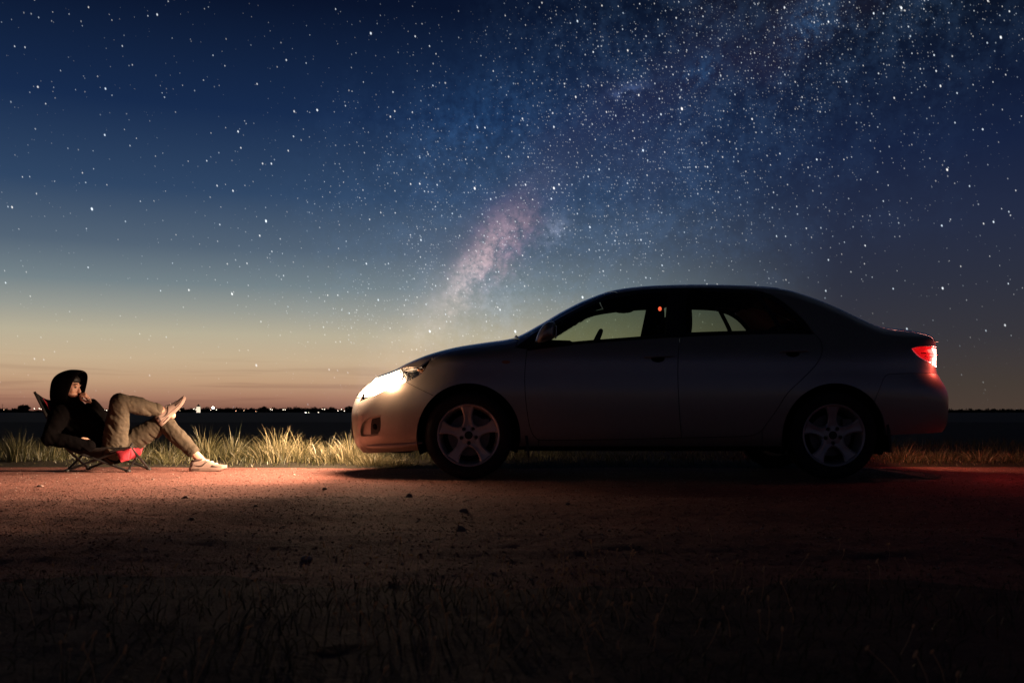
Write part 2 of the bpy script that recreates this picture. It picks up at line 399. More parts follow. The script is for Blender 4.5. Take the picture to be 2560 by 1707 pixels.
stern = Curve([(0, 0), (.1, .34), (.17, .56), (.25, .72), (.32, .81), (.40, .875), (.5, .925), (.6, .958), (.75, .985), (.95, 1.0), (2.5, 1.0)])
flank = Curve([(.12, .70), (.19, .765), (.24, .825), (.28, .852), (.34, .866), (.42, .874), (.52, .880), (.62, .881), (.70, .876), (.78, .868), (.85, .862), (.90, .852), (.95, .835), (1.0, .808),
               (1.06, .776), (1.12, .746), (1.2, .706), (1.3, .657), (1.4, .610), (1.47, .58)])
crown = Curve([(-1.3, .10), (-1.0, .115), (-.5, .13), (0, .14), (.3, .17), (.7, .13), (1.0, .105), (1.9, .105), (2.2, .14), (2.55, .16), (2.8, .12), (3.3, .10)])
def Wd(x, z):
    """half width of the body at length x, height z"""
    x = np.asarray(x, float); z = np.asarray(z, float)
    t = np.clip((ztop(x)-z)/crown(x), 0, 1)
    top = (1-(1-t)**2.3)**(1/2.3)
    fr = nose(np.sqrt(np.clip(x-xf(z), 0, 9))); rr = stern(np.sqrt(np.clip(xr(z)-x, 0, 9)))
    # swelling of the wings over the wheels
    sw = .012*np.exp(-((x+.31)/.42)**2-((z-.62)/.22)**2) + .012*np.exp(-((x-2.29)/.42)**2-((z-.62)/.22)**2)
    return (flank(z)+sw)*top*fr*rr
def Zy(x, y):
    """height of the upper surface over (x, |y|)"""
    x = np.asarray(x, float); y = np.abs(np.asarray(y, float)); x, y = np.broadcast_arrays(x, y)
    hi = ztop(x); lo = hi-crown(x)*.97
    for _ in range(34):
        mid = (lo+hi)/2; ins = Wd(x, mid) > y
        lo = np.where(ins, mid, lo); hi = np.where(ins, hi, mid)
    return (lo+hi)/2
def P(px, py):
    """side-view point: where the sight line through this point of the flank meets the body"""
    x, z = 0.0, 0.6; w = .85
    for _ in range(30):
        d = CY-w; x = (px-1280)*d/FPX; z = CAM_H+(HORIZON-py)*d/FPX
        w = .5*w+.5*float(Wd(x, z))
    return (x, z)
def PP(*pts): return [P(*p) for p in pts]
def spline(pts, step=.02):
    pts = [np.array(p, float) for p in pts]
    if len(pts) == 2:
        n = max(1, int(np.linalg.norm(pts[1]-pts[0])/step)); return [tuple(pts[0]+(pts[1]-pts[0])*i/n) for i in range(n+1)]
    q = [2*pts[0]-pts[1]]+pts+[2*pts[-1]-pts[-2]]; out = []
    for i in range(1, len(q)-2):
        n = max(1, int(np.linalg.norm(q[i+1]-q[i])/step))
        for k in range(n):
            t = k/n; a, b, c, d = q[i-1], q[i], q[i+1], q[i+2]
            out.append(tuple(.5*(2*b+(c-a)*t+(2*a-5*b+4*c-d)*t*t+(3*b-a-3*c+d)*t**3)))
    return out+[tuple(pts[-1])]
def loop(*runs):
    out = []
    for r in runs:
        for p in r:
            if not out or math.hypot(p[0]-out[-1][0], p[1]-out[-1][1]) > 1e-3: out.append((float(p[0]), float(p[1])))
    while math.hypot(out[0][0]-out[-1][0], out[0][1]-out[-1][1]) < 1e-3: out.pop()
    return out
def area(L): return .5*sum(L[i][0]*L[(i+1) % len(L)][1]-L[(i+1) % len(L)][0]*L[i][1] for i in range(len(L)))
def inset(L, d):
    if area(L) < 0: L = L[::-1]
    out = []
    for i in range(len(L)):
        a, b, c = np.array(L[i-1]), np.array(L[i]), np.array(L[(i+1) % len(L)])
        n1 = np.array([-(b-a)[1], (b-a)[0]]); n2 = np.array([-(c-b)[1], (c-b)[0]])
        n1 /= np.linalg.norm(n1)+1e-12; n2 /= np.linalg.norm(n2)+1e-12
        n = n1+n2; k = max(.35, 1+float(n1@n2)); out.append(tuple(b+n*d/k))
    return out
def inside(pts, L):
    pts = np.asarray(pts); L = np.asarray(L); r = np.zeros(len(pts), bool); j = len(L)-1
    for i in range(len(L)):
        xi, yi, xj, yj = L[i][0], L[i][1], L[j][0], L[j][1]
        c = ((yi > pts[:, 1]) != (yj > pts[:, 1])) & (pts[:, 0] < (xj-xi)*(pts[:, 1]-yi)/(yj-yi+1e-15)+xi)
        r ^= c; j = i
    return r
def section_samples(x0, x1, step):
    """points spread evenly over the body's skin, as (x, z)"""
    out = []
    for x in np.arange(x0, x1+step, step):
        z = np.linspace(.13, float(ztop(x))-.0015, 240); w = Wd(x, z)
        s = np.concatenate([[0], np.cumsum(np.hypot(np.diff(z), np.diff(w)))])
        q = np.arange(step/2, s[-1], step); out.append(np.stack([np.full(len(q), x), np.interp(q, s, z)], 1))
    return np.concatenate(out)
SAMP = section_samples(-1.2, 3.24, .026)
def flat_mesh(L, holes=(), pts=None, clear=.010):
    if area(L) < 0: L = L[::-1]
    pts = SAMP if pts is None else pts
    A = np.array(L); bb = (pts[:, 0] > A[:, 0].min()) & (pts[:, 0] < A[:, 0].max()) & (pts[:, 1] > A[:, 1].min()) & (pts[:, 1] < A[:, 1].max())
    q = pts[bb]; q = q[inside(q, L)] if len(q) else q
    for h in holes:
        if len(q): q = q[~inside(q, h)]
    allb = np.concatenate([A]+[np.array(h) for h in holes])
    if len(q):
        d = np.sqrt(((q[:, None, :]-allb[None])**2).sum(-1)).min(1); q = q[d > clear]
    vs_ = [tuple(p) for p in L]; es = [(i, (i+1) % len(L)) for i in range(len(L))]
    for h in holes:
        b = len(vs_); vs_ += [tuple(p) for p in h]; es += [(b+i, b+(i+1) % len(h)) for i in range(len(h))]
    vs_ += [tuple(p) for p in q]
    r = delaunay_2d_cdt([Vector(v) for v in vs_], es, [], 0, 1e-6)
    ov = np.array([tuple(v) for v in r[0]]); fc = np.array([f for f in r[2] if len(f) == 3])
    cen = ov[fc].mean(1); ok = inside(cen, L)
    for h in holes: ok &= ~inside(cen, h)
    return ov, fc[ok]
def boundary(F):
    from collections import Counter
    c = {}
    for f in F:
        for a, b in ((f[0], f[1]), (f[1], f[2]), (f[2], f[0])): c[(a, b)] = c.get((a, b), 0)+1
    return [e for e in c if (e[1], e[0]) not in c]
def skin(L, holes=(), off=0.0, gap=.0022, lip=.014, pts=None):
    """panel of the near flank: 2-d outline laid on the body surface, edges turned in"""
    Lg = inset(L, gap) if gap else L
    ov, F = flat_mesh(Lg, holes, pts)
    V = np.stack([ov[:, 0], CY-Wd(ov[:, 0], ov[:, 1])-off, ov[:, 1]], 1)
    F = [tuple(f) for f in F]
    # orient outwards (towards -y)
    a, b, c = V[F[0][0]], V[F[0][1]], V[F[0][2]]
    if sum(np.cross(V[f[1]]-V[f[0]], V[f[2]]-V[f[0]])[1] for f in F) > 0: F = [f[::-1] for f in F]
    if lip:
        n = len(V); bd = boundary(F); ids = sorted({i for e in bd for i in e}); mp = {i: n+k for k, i in enumerate(ids)}
        W_ = V[ids].copy(); W_[:, 1] += lip; V = np.concatenate([V, W_])
        F += [(e[1], e[0], mp[e[0]], mp[e[1]]) for e in bd]
    return V, F
def mirror(V, F):
    V = np.array(V, float).copy(); V[:, 1] = 2*CY-V[:, 1]; return V, [tuple(f[::-1]) for f in F]
def both(name, VF, m, parents, **kw):
    """the near piece and its twin on the far side"""
    a = build(name, VF[0], VF[1], m, parents[0], **kw); V2, F2 = mirror(*VF); b = build(name, V2, F2, m, parents[1], **kw); return a, b
def merge(*vfs):
    m = MB()
    for V, F in vfs: m.add(V, F)
    bm = bmesh.new(); vv = [bm.verts.new(v) for v in m.V]
    for f in m.F:
        try: bm.faces.new([vv[i] for i in f])
        except ValueError: pass
    bmesh.ops.remove_doubles(bm, verts=bm.verts, dist=.003); bm.verts.index_update()
    out = [tuple(v.co) for v in bm.verts], [tuple(v.index for v in f.verts) for f in bm.faces]; bm.free(); return out
def end_patch(z0, z1, s0, s1, front=True, off=0.0, nz=26, ns=40, dmax=.10):
    """part of the nose or tail, wrapped over the centre line; s = -1 near corner, +1 far corner"""
    V = []
    for z in np.linspace(z0, z1, nz):
        for s in np.linspace(s0, s1, ns):
            d = dmax*s*s; x = float(xf(z))+d if front else float(xr(z))-d
            w = float(Wd(x, z))*(1 if abs(s) > 1e-6 else 0)
            V.append((x-(off if front else -off), CY+math.copysign(w, s), z))
    F = []
    for j in range(nz-1):
        for i in range(ns-1):
            q = (j*ns+i, j*ns+i+1, (j+1)*ns+i+1, (j+1)*ns+i); F.append(q[::-1] if front else q)
    return V, F
def top_patch(xa, xb, yw, n=40, ns=33, off=0.0, lip=.012):
    """panel seen from above: x from xa(|s|) to xb(|s|), half width yw(x)"""
    s = np.linspace(-1, 1, ns); V = []
    Sg, Tg = np.meshgrid(s, np.linspace(0, 1, n)); A = xa(np.abs(Sg)); B = xb(np.abs(Sg)); Xg = A+(B-A)*Tg
    Yg = Sg*yw(Xg); Zg = Zy(Xg, Yg)+off
    V = np.stack([Xg.ravel(), CY+Yg.ravel(), Zg.ravel()], 1)
    F = [(j*ns+i, (j+1)*ns+i, (j+1)*ns+i+1, j*ns+i+1) for j in range(n-1) for i in range(ns-1)]
    F = [f[::-1] for f in F]
    if (np.cross(V[F[0][1]]-V[F[0][0]], V[F[0][2]]-V[F[0][0]]))[2] < 0: F = [f[::-1] for f in F]
    if lip:
        ring = [i for i in range(ns)]+[j*ns+ns-1 for j in range(1, n)]+[(n-1)*ns+i for i in range(ns-2, -1, -1)]+[j*ns for j in range(n-2, 0, -1)]
        b = len(V); W_ = V[ring].copy(); W_[:, 2] -= lip; V = np.concatenate([V, W_]); m = len(ring)
        F += [(ring[k], ring[(k+1) % m], b+(k+1) % m, b+k) for k in range(m)]
    return V, F

# ------------------------------------------------------------------ the car: materials
def paint_material():
    m = bpy.data.materials.new('silver_paint'); m.use_nodes = True; t = NT(m.node_tree)
    b = t.n('ShaderNodeBsdfPrincipled'); o = t.n('ShaderNodeOutputMaterial'); t.link(b.outputs[0], o.inputs[0])
    ge = t.n('ShaderNodeNewGeometry').outputs['Position']; sx = t.n('ShaderNodeSeparateXYZ'); t.link(ge, sx.inputs[0])
    n1 = t.noise(ge, 2.4, 5, .65); n2 = t.noise(ge, 38, 4, .7)
    dirt = t.m('MULTIPLY', t.mr(sx.outputs[2], .16, .62, 1, .12), t.mr(t.m('ADD', n1, t.m('MULTIPLY', n2, .5)), .45, 1.0, .05, .75))   # road dust, thickest at the sills
    c = t.mix(t.mr(n1, .3, .7), (.40, .345, .295, 1), (.46, .40, .35, 1)); c = t.mix(dirt, c, (.20, .15, .12, 1))
    t.link(c, b.inputs['Base Color']); t.link(t.mr(dirt, 0, 1, .78, .0), b.inputs['Metallic']); t.link(t.mr(dirt, 0, 1, .36, .8), b.inputs['Roughness'])
    t.link(t.mr(dirt, 0, 1, .7, .0), b.inputs['Coat Weight']); b.inputs['Coat Roughness'].default_value = .08
    return m
M_paint = paint_material()
M_black = mat('black_trim_plastic', (.012, .012, .013, 1), .45, spec=.4, var=(20, .3))
M_dark = mat('underbody_black', (.008, .008, .008, 1), .9, spec=.2, var=(8, .4))
M_rubber = mat('tyre_rubber', (.016, .015, .015, 1), .75, spec=.3, var=(18, .35), bump=(90, .3, .004))
M_alloy = mat('alloy_metal', (.52, .49, .46, 1), .4, metal=.45, var=(9, .2))
M_steel = mat('brake_steel', (.16, .15, .15, 1), .5, metal=.8, var=(14, .3))
M_glass = glass('green_tinted_glass', (.60, .65, .54, 1))
M_wglass = glass('windscreen_glass', (.62, .68, .56, 1))
M_lens = glass('clear_lamp_lens', (.97, .95, .92, 1))
M_red_lens = glass('red_lamp_lens', (.95, .10, .10, 1))
M_chrome = mat('lamp_reflector_chrome', (.55, .52, .50, 1), .22, metal=.9)
M_amber = mat('amber_reflector', (.45, .16, .06, 1), .3, metal=.3)
M_cloth = mat('dark_seat_cloth', (.010, .009, .009, 1), .9, spec=.15, var=(30, .4))
M_beam = mat('headlamp_glow', (1, .9, .75, 1), .5, emit=(1.0, .82, .60, 1), es=9)
M_redlamp = mat('tail_lamp_glow', (.8, .1, .08, 1), .4, emit=(1.0, .10, .085, 1), es=10)
M_redhot = mat('tail_bulb_glow', (1, .6, .5, 1), .4, emit=(1.0, .45, .36, 1), es=60)
M_redrib = mat('tail_lamp_red_plastic', (.35, .02, .03, 1), .25, coat=.5, emit=(1.0, .07, .10, 1), es=.55)
M_ribdark = mat('dark_red_plastic', (.06, .004, .006, 1), .3, coat=.4)
M_redreflect = mat('red_reflection_glow', (.8, .1, .05, 1), .4, emit=(1.0, .13, .06, 1), es=1.6)  # emission imitates a red reflection on the pillar

# ------------------------------------------------------------------ the car: outlines in the side view
car = empty('sedan_car', (1.0, CY, 0), label='silver four-door sedan parked on the gravel with its lights on', cat='car')
def circ(cx, cz, r, a0, a1, n=40): return [(cx+r*math.cos(R(a0+(a1-a0)*i/n)), cz+r*math.sin(R(a0+(a1-a0)*i/n))) for i in range(n+1)]
FW, RW, WZ = (-.309, .316), (2.287, .316), .316
AR = .366                                                             # wheel arch radius
h_top = [(-1.005, float(Zy(-1.005, .52)))]+PP((983, 925.5), (1005, 921.5), (1030, 918.5), (1050, 917.5), (1063.5, 920))
h_low = PP((916, 996), (933, 990), (962, 976), (996, 962.5), (1015, 954.5), (1034.5, 945), (1054, 932), (1063.5, 920))
h_front = None
ht = [h_top[0], h_top[2], h_top[4]]
yh = Curve([(-1.30, .40), (-1.06, .47)]+[(p[0], float(Wd(*p))) for p in ht]+[(-.45, .715), (-.2, .72), (.04, .715), (.3, .70)])     # half width of the bonnet
ys_pts = [(-.1, .72), (.06, .70), (.25, .655), (.45, .615), (.74, .565), (1.1, .555), (1.7, .55), (2.0, .545), (2.25, .565), (2.5, .60), (2.66, .635), (2.9, .655), (3.3, .64)]
ysm = Curve(ys_pts)                                                    # half width of screen, roof, rear glass, boot lid
def seam(curve, xa, xb, step=.02):
    n = max(2, int(abs(xb-xa)/step)); return [(x, float(Zy(x, curve(x)))) for x in np.linspace(xa, xb, n+1)]
dlo_top = PP((1289, 868), (1352, 823), (1408, 787), (1478, 753.5), (1520.6, 737.5), (1577, 728), (1661, 722), (1780, 721), (1883, 726), (1918, 734), (1952, 751), (1987, 779), (2014, 806), (2033, 832))
dlo_bot = PP((1289, 868), (1318, 873), (1420, 860.5), (1464, 855.5), (1633, 843), (1699, 839.5), (1780, 835), (1890, 832), (1960, 831), (2033, 832))
i_f, i_b = 1, 5
door_front = PP((1318, 873), (1316, 885), (1312, 933), (1313, 981), (1318, 1030), (1325, 1068), (1335, 1090), (1347, 1099.5))
door_mid = PP((1699, 839.5), (1696, 880), (1694.6, 932.5), (1696.5, 990), (1700, 1045), (1704, 1094))
door_bot_f = PP((1347, 1099.5), (1400, 1100), (1550, 1098), (1704, 1094)); door_bot_r = PP((1704, 1094), (1780, 1092.5), (1866, 1090), (1890, 1085), (1905, 1076))
door_rear = PP((2033, 832), (2050, 850), (2055.6, 869.5), (2052, 890), (2038, 914), (2004, 949), (1969, 983), (1940, 1027), (1905, 1076))
def ang(c, p): return math.degrees(math.atan2(p[1]-c[1], p[0]-c[0])) % 360
SILL = .235
fa0 = math.degrees(math.asin((SILL-WZ)/AR)); fa1 = 180-fa0
bs_arch = P(1078, 981); a_b = ang(FW, bs_arch); bs_arch = (FW[0]+AR*math.cos(R(a_b)), FW[1]+AR*math.sin(R(a_b)))
front_seam = spline([bs_arch, P(1038, 967), P(1015, 954.5)])
def dline(d, z0, z1, front=True, n=24): return [((float(xf(z))+d) if front else (float(xr(z))-d), z) for z in np.linspace(z0, z1, n)]
ztip = h_low[0][1]
d0h, d1h = h_low[0][0]-float(xf(ztip)), h_top[0][0]-float(xf(h_top[0][1]))
h_front = [(float(xf(z))+d0h+(d1h-d0h)*t**1.3, z) for t in np.linspace(0, 1, 12) for z in [ztip+(h_top[0][1]-ztip)*t]]
# fender: bonnet seam, pillar foot, door seam, sill, arch, bumper seam, lamp
x_fs = h_top[-1][0]
corner = (.045, float(Zy(.045, yh(.045))))
sill_f = (FW[0]+AR*math.cos(R(fa0)), SILL)
fender = loop(spline([h_low[-1], seam(yh, x_fs, .045)[2]]), seam(yh, x_fs, .045)[2:], spline([corner, dlo_top[0]]), spline([dlo_bot[0], dlo_bot[1]]), spline(door_front),
              spline([door_front[-1], (door_front[-1][0], SILL)]), spline([(door_front[-1][0], SILL), sill_f]), circ(*FW, AR, fa0, a_b), front_seam, spline(h_low[4:]))
front_door = loop(spline(dlo_bot[1:6]), spline(door_mid), spline(door_bot_f[::-1]), spline(door_front[::-1]))
rear_door = loop(spline(dlo_bot[5:]), spline(door_rear), spline(door_bot_r[::-1]), spline(door_mid[::-1]))
# quarter panel with C-pillar, roof rail and A-pillar in one pressing
bumper_top_r = PP((2190, 1000), (2206, 955), (2216, 938), (2250, 934), (2300, 925))
aq = ang(RW, bumper_top_r[0]); bq = (RW[0]+AR*math.cos(R(aq)), RW[1]+AR*math.sin(R(aq)))
t_tip = P(2279.5, 871); DR = .055
def rline(z): return (float(xr(z))-DR, z)
tl_top, tl_bot, tl_low = .955, .800, .775
tail_lower = [t_tip]+PP((2288, 882), (2307, 897))+[rline(tl_bot)]
tail_upper = [t_tip, P(2305, 865), rline(tl_top)]
bump_rear_seam = spline([bq]+bumper_top_r[1:4]+[rline(tl_low-.015)])
z_bt = 1.05
deck_end = (float(xr(z_bt))-DR, float(Zy(float(xr(z_bt))-DR, ysm(3.15))))
sill_r0 = (RW[0]-AR*math.cos(R(fa0)), SILL)
quarter = loop(spline(dlo_top), spline(door_rear), spline([door_rear[-1], (door_rear[-1][0]+.01, SILL)]), spline([(door_rear[-1][0]+.01, SILL), sill_r0]), circ(*RW, AR, 180-fa0, aq), bump_rear_seam,
               spline([rline(tl_low-.015), rline(tl_bot)]), spline(tail_lower[::-1]), spline(tail_upper), dline(DR, tl_top, 1.02, False, 6), spline([rline(1.02), (3.115, float(Zy(3.115, ysm(3.115))))]), seam(ysm, 3.115, corner[0]), spline([corner, dlo_top[0]]))
skirt = loop(spline([(door_front[-1][0], SILL), door_front[-1]]), spline(door_bot_f), spline(door_bot_r), spline([door_rear[-1], (door_rear[-1][0]+.01, SILL)]), spline([(door_rear[-1][0]+.01, SILL), (door_front[-1][0], SILL)]))
fog = loop(spline(PP((902, 1090), (902, 1072), (909, 1055), (928, 1044), (951, 1038.5))), spline(PP((951, 1038.5), (951, 1060), (949.5, 1078), (944, 1087))), spline(PP((944, 1087), (925, 1089), (902, 1090))))
BB = .175
fb_rear = (FW[0]-math.sqrt(AR**2-(BB+.03-WZ)**2), BB+.03)
aF = ang(FW, fb_rear)
bumper = loop(dline(.10, BB, ztip-.02), spline([(float(xf(ztip-.02))+.10, ztip-.02), h_low[0]]), spline(h_low[:5]), front_seam[::-1], circ(*FW, AR, a_b, aF), spline([fb_rear, (float(xf(BB))+.10, BB)]))
RBZ = .315
rb_front = (RW[0]+math.sqrt(AR**2-(RBZ+.0-WZ)**2), RBZ); aR = ang(RW, rb_front) if ang(RW, rb_front) < 180 else ang(RW, rb_front)-360
rbumper = loop(bump_rear_seam, dline(DR, tl_low-.015, RBZ+.02, False), spline([rline(RBZ+.02), rb_front]), circ(*RW, AR, aR, aq))
lampL = loop(spline(h_front), spline(h_top), spline(h_low[::-1]))
tailL = loop(spline(tail_upper), dline(DR, tl_top, tl_bot, False, 10), spline(tail_lower[::-1]))

# ------------------------------------------------------------------ the car: panels
fo = skin(fender); both('fender', fo, M_paint, (car, car))
doors_f = both('front_door', skin(front_door), M_paint, (car, car)); doors_r = both('rear_door', skin(rear_door), M_paint, (car, car))
both('quarter_panel', skin(quarter), M_paint, (car, car))
both('side_skirt', skin(skirt), M_paint, (car, car))
# the front bumper wraps the nose; fog lamp recesses are holes on both flanks
bs = skin(bumper, [inset(fog, -.002)], lip=.02, gap=.001)
bumper_mesh = merge(bs, mirror(*bs), end_patch(BB, ztip+.004, -1, 1, True, nz=34, ns=45))
fbump = build('front_bumper', *bumper_mesh, M_paint, car)
nosecap = build('grille_panel', *merge(end_patch(ztip+.010, .700, -1, 1, True, nz=14, ns=45)), M_paint, car)
for z0, z1, w in ((.605, .622, .55), (.640, .655, .52), (.672, .686, .48)):
    build('grille_slat', *end_patch(z0, z1, -w, w, True, off=.006, nz=3, ns=24), M_black, nosecap)
build('lower_intake', *end_patch(.27, .40, -.62, .62, True, off=.006, nz=6, ns=30), M_black, fbump)
lipV = []
for s in np.linspace(-1, 1, 41):
    z = .205; d = .10*s*s if abs(s) <= 1 else 0; x = float(xf(z))+d; lipV.append((x-.006, CY+math.copysign(float(Wd(x, z)), s)*1.0, z))
# lower lip running back along both corners of the bumper
for sg in (-1, 1):
    path = [(x, CY+sg*(float(Wd(x, z))+.004), z) for x, z in [(-1.06+.06*i, .232+.0006*i*i) for i in range(8)]]
    MB().tube(path, [.006, .013, .015, .015, .014, .012, .009, .004], 10, flat=1.6).build('bumper_lip', M_paint, fbump, angle=80)
both('fog_recess', skin(inset(fog, -.004), off=-.030, gap=0, lip=0), M_paint, (fbump, fbump))
slot = loop(spline(PP((929, 1047), (949, 1042))), spline(PP((949, 1042), (948, 1076), (943, 1084))), spline(PP((943, 1084), (926, 1086))), spline(PP((926, 1086), (926, 1062), (929, 1047))))
both('fog_slot', skin(slot, off=-.024, gap=0, lip=.004), M_black, (fbump, fbump))
fx = P(938, 1066); fgl = MB().lathe_y((fx[0], CY-float(Wd(*fx))+.022, fx[1]), [(.0, -.004), (.014, -.003), (.022, .002), (.024, .006)], 20)
both('fog_lamp', (np.array(fgl.V), fgl.F), M_dark, (fbump, fbump))
rs = skin(rbumper, lip=.02, gap=.001)
build('rear_bumper', *merge(rs, mirror(*rs), end_patch(RBZ+.02, tl_low-.015, -1, 1, False, nz=30, ns=45, dmax=DR)), M_paint, car)
both('fuel_flap', skin(loop(spline(PP((2126, 876), (2128, 873.5), (2186, 873.5), (2190, 877)), .008), spline(PP((2190, 877), (2189, 902), (2185, 905)), .008), spline(PP((2185, 905), (2130, 905), (2126, 902), (2126, 876)), .008)), off=.0025, gap=0, lip=.0022), M_paint, (car, car))

def cst(c, e, p=2.0): return lambda s: c+(e-c)*np.abs(s)**p
hood_a = lambda s: float(xf(.70))+.012+(.115)*np.abs(s)**2
build('hood', *top_patch(hood_a, cst(-.045, .030), lambda x: yh(x)-.003), M_paint, car)
build('windscreen', *top_patch(cst(-.035, .055), cst(.70, .775), lambda x: ysm(x)-.004, off=-.003), M_wglass, car)
cowl = build('cowl_panel', *top_patch(cst(-.06, .02), cst(.03, .10), lambda x: ysm(x)-.01, n=6, off=-.012, lip=0), M_black, car)
build('roof', *top_patch(cst(.705, .780), cst(2.03, 1.985), lambda x: ysm(x)-.003), M_paint, car)
build('rear_window', *top_patch(cst(2.035, 1.99), cst(2.685, 2.62), lambda x: ysm(x)-.004, off=-.003), M_glass, car)
tk = top_patch(cst(2.69, 2.63), lambda s: float(xr(1.075))-.012-.045*np.abs(s)**2, lambda x: ysm(x)-.004, lip=0)
trunk = build('trunk_lid', *merge(tk, end_patch(tl_low-.010, 1.074, -.93, .93, False, nz=24, ns=41, dmax=DR)), M_paint, car)
build('trunk_inner', *end_patch(.70, 1.085, -.58, .58, False, off=-.012, nz=24, ns=31, dmax=DR), M_paint, trunk)
# wiper arms resting at the foot of the screen
for y0, y1 in ((-.10, -.60), (.42, -.06)):
    q = [(.0+.03*abs(y)+.02, y) for y in np.linspace(y0, y1, 8)]
    MB().tube([(x, CY+y, float(Zy(x, y))+.004) for x, y in q], .005, 6).build('wiper', M_black, car)

# side glazing: black surround, the panes set back in it
pane_f = loop(spline(PP((1352, 862), (1364, 832), (1412, 797), (1480, 763.5), (1521, 748), (1577, 738.5), (1640, 733), (1672, 731.5))), spline(PP((1672, 731.5), (1664, 835))), spline(PP((1664, 835), (1620, 839), (1464, 851), (1352, 862))))
pane_r = loop(spline(PP((1715, 831), (1722, 730.5), (1780, 730), (1860, 732.5), (1885, 735.5))), spline(PP((1885, 735.5), (1922, 783), (1948, 827))), spline(PP((1948, 827), (1890, 826), (1780, 828.5), (1715, 831))))
pane_q = loop(spline(PP((1900, 740), (1918, 745), (1949, 761), (1983, 789), (2016, 826))), spline(PP((2016, 826), (1960, 827))), spline(PP((1960, 827), (1934, 783), (1900, 740))))
dlo = loop(spline(dlo_top), spline(dlo_bot[::-1]))
midt = P(1697, 721.5)
dlo_f = loop(spline(dlo_top[:7]+[midt]), spline([midt, dlo_bot[5]]), spline(dlo_bot[5::-1]))
dlo_r = loop(spline([midt]+dlo_top[7:]), spline(dlo_bot[:4:-1]), spline([dlo_bot[5], midt]))
SFINE = section_samples(-.05, 2.3, .02)
both('window_frame', skin(dlo_f, [inset(pane_f, 0)], off=-.006, gap=.001, lip=.02, pts=SFINE), M_black, doors_f)
both('window_frame', skin(dlo_r, [inset(pane_r, 0), inset(pane_q, 0)], off=-.006, gap=.001, lip=.02, pts=SFINE), M_black, doors_r)
both('side_window', skin(inset(pane_f, -.004), off=-.013, gap=0, lip=0), M_glass, doors_f)
both('side_window', skin(inset(pane_r, -.004), off=-.013, gap=0, lip=0), M_glass, doors_r)
both('quarter_window', skin(inset(pane_q, -.004), off=-.013, gap=0, lip=0), M_glass, doors_r)
# chrome-less waist strip along the sills of the windows
for run, par in ((dlo_bot[1:6], doors_f), (dlo_bot[5:], doors_r)):
    m = MB(); m.tube([(x, CY-float(Wd(x, z))-.002, z-.004) for x, z in spline(run, .05)], .007, 6)
    both('waist_strip', (np.array(m.V), m.F), M_black, par)
# door handles and their cups
def handle(px0, px1, py0, py1, par):
    a, b = P(px0, py0), P(px1, py1); m = MB(); n = 9; pts = []
    for i in range(n):
        t = i/(n-1); x = a[0]+(b[0]-a[0])*t; z = a[1]+(b[1]-a[1])*t; o = .012+.018*math.sin(math.pi*t)**.5
        pts.append((x, CY-float(Wd(x, z))-o+.01, z))
    m.tube(pts, [.007]+[.0115]*(n-2)+[.007], 10, flat=.7); both('handle', (np.array(m.V), m.F), M_paint, par, angle=80)
    cx, cz = (a[0]+b[0])/2-.01, (a[1]+b[1])/2-.016
    cup = loop([(cx+.048*math.cos(t), cz+.026*math.sin(t)) for t in np.linspace(0, 2*math.pi, 29)[:-1]])
    both('handle_cup', skin(cup, off=.0015, gap=0, lip=.0012), M_dark, par)
handle(1610, 1686, 893, 889, doors_f); handle(1950, 2020, 879, 876.5, doors_r)
# side repeater lamp on the wing
rx = P(1265, 905); rp = loop([(rx[0]+.030*math.cos(t), rx[1]+.012*math.sin(t)) for t in np.linspace(0, 2*math.pi, 25)[:-1]])
both('side_repeater', skin(rp, off=.004, gap=0, lip=.004), M_amber, (car, car))
# door mirrors: a rounded shell, flat towards the rear, on a stub
mo = PP((1338, 853), (1343, 838), (1352, 822), (1365, 811), (1378, 807.5), (1387, 809), (1388.5, 825), (1387, 841), (1376, 848), (1350, 855.5))
mcx, mcz = P(1364, 833); m = MB(); rows = []
sc = 6.90/(CY-float(Wd(mcx, mcz)))
outl = spline(mo+[mo[0]], .012)[:-1]; cxm = sum(p[0] for p in outl)/len(outl); czm = sum(p[1] for p in outl)/len(outl)
y_in = CY-.80
lev = [(.0, .80), (.03, .93), (.07, 1.0), (.115, .97), (.15, .84), (.172, .60), (.182, .28)]
Vm, Fm = [], []; nO = len(outl)
for dyv, k in lev:
    for p in outl:
        dd = (y_in-.03-dyv); f = dd/(CY-float(Wd(mcx, mcz)))                # same sight line, nearer the eye
        Vm.append(((cxm+(p[0]-cxm)*k)*f, dd, CAM_H+((czm+(p[1]-czm)*k)-CAM_H)*f))
for j in range(len(lev)-1):
    for i in range(nO): Fm.append((j*nO+i, j*nO+(i+1) % nO, (j+1)*nO+(i+1) % nO, (j+1)*nO+i))
Fm.append(tuple(range(nO))[::-1]); Fm.append(tuple(range((len(lev)-1)*nO, len(lev)*nO)))
mirs = both('mirror_housing', (np.array(Vm), Fm), M_paint, doors_f, angle=60)
m = MB().tube([(cxm*.96, y_in+.06, czm-.05), (cxm*.97, y_in-.03, czm-.03)], [.035, .03], 10, flat=.5); both('mirror_stalk', (np.array(m.V), m.F), M_black, doors_f, angle=80)
mg = MB().box((cxm+.062, y_in-.11, czm-.008), (.004, .12, .085)); both('mirror_glass', (np.array(mg.V), mg.F), M_chrome, mirs)

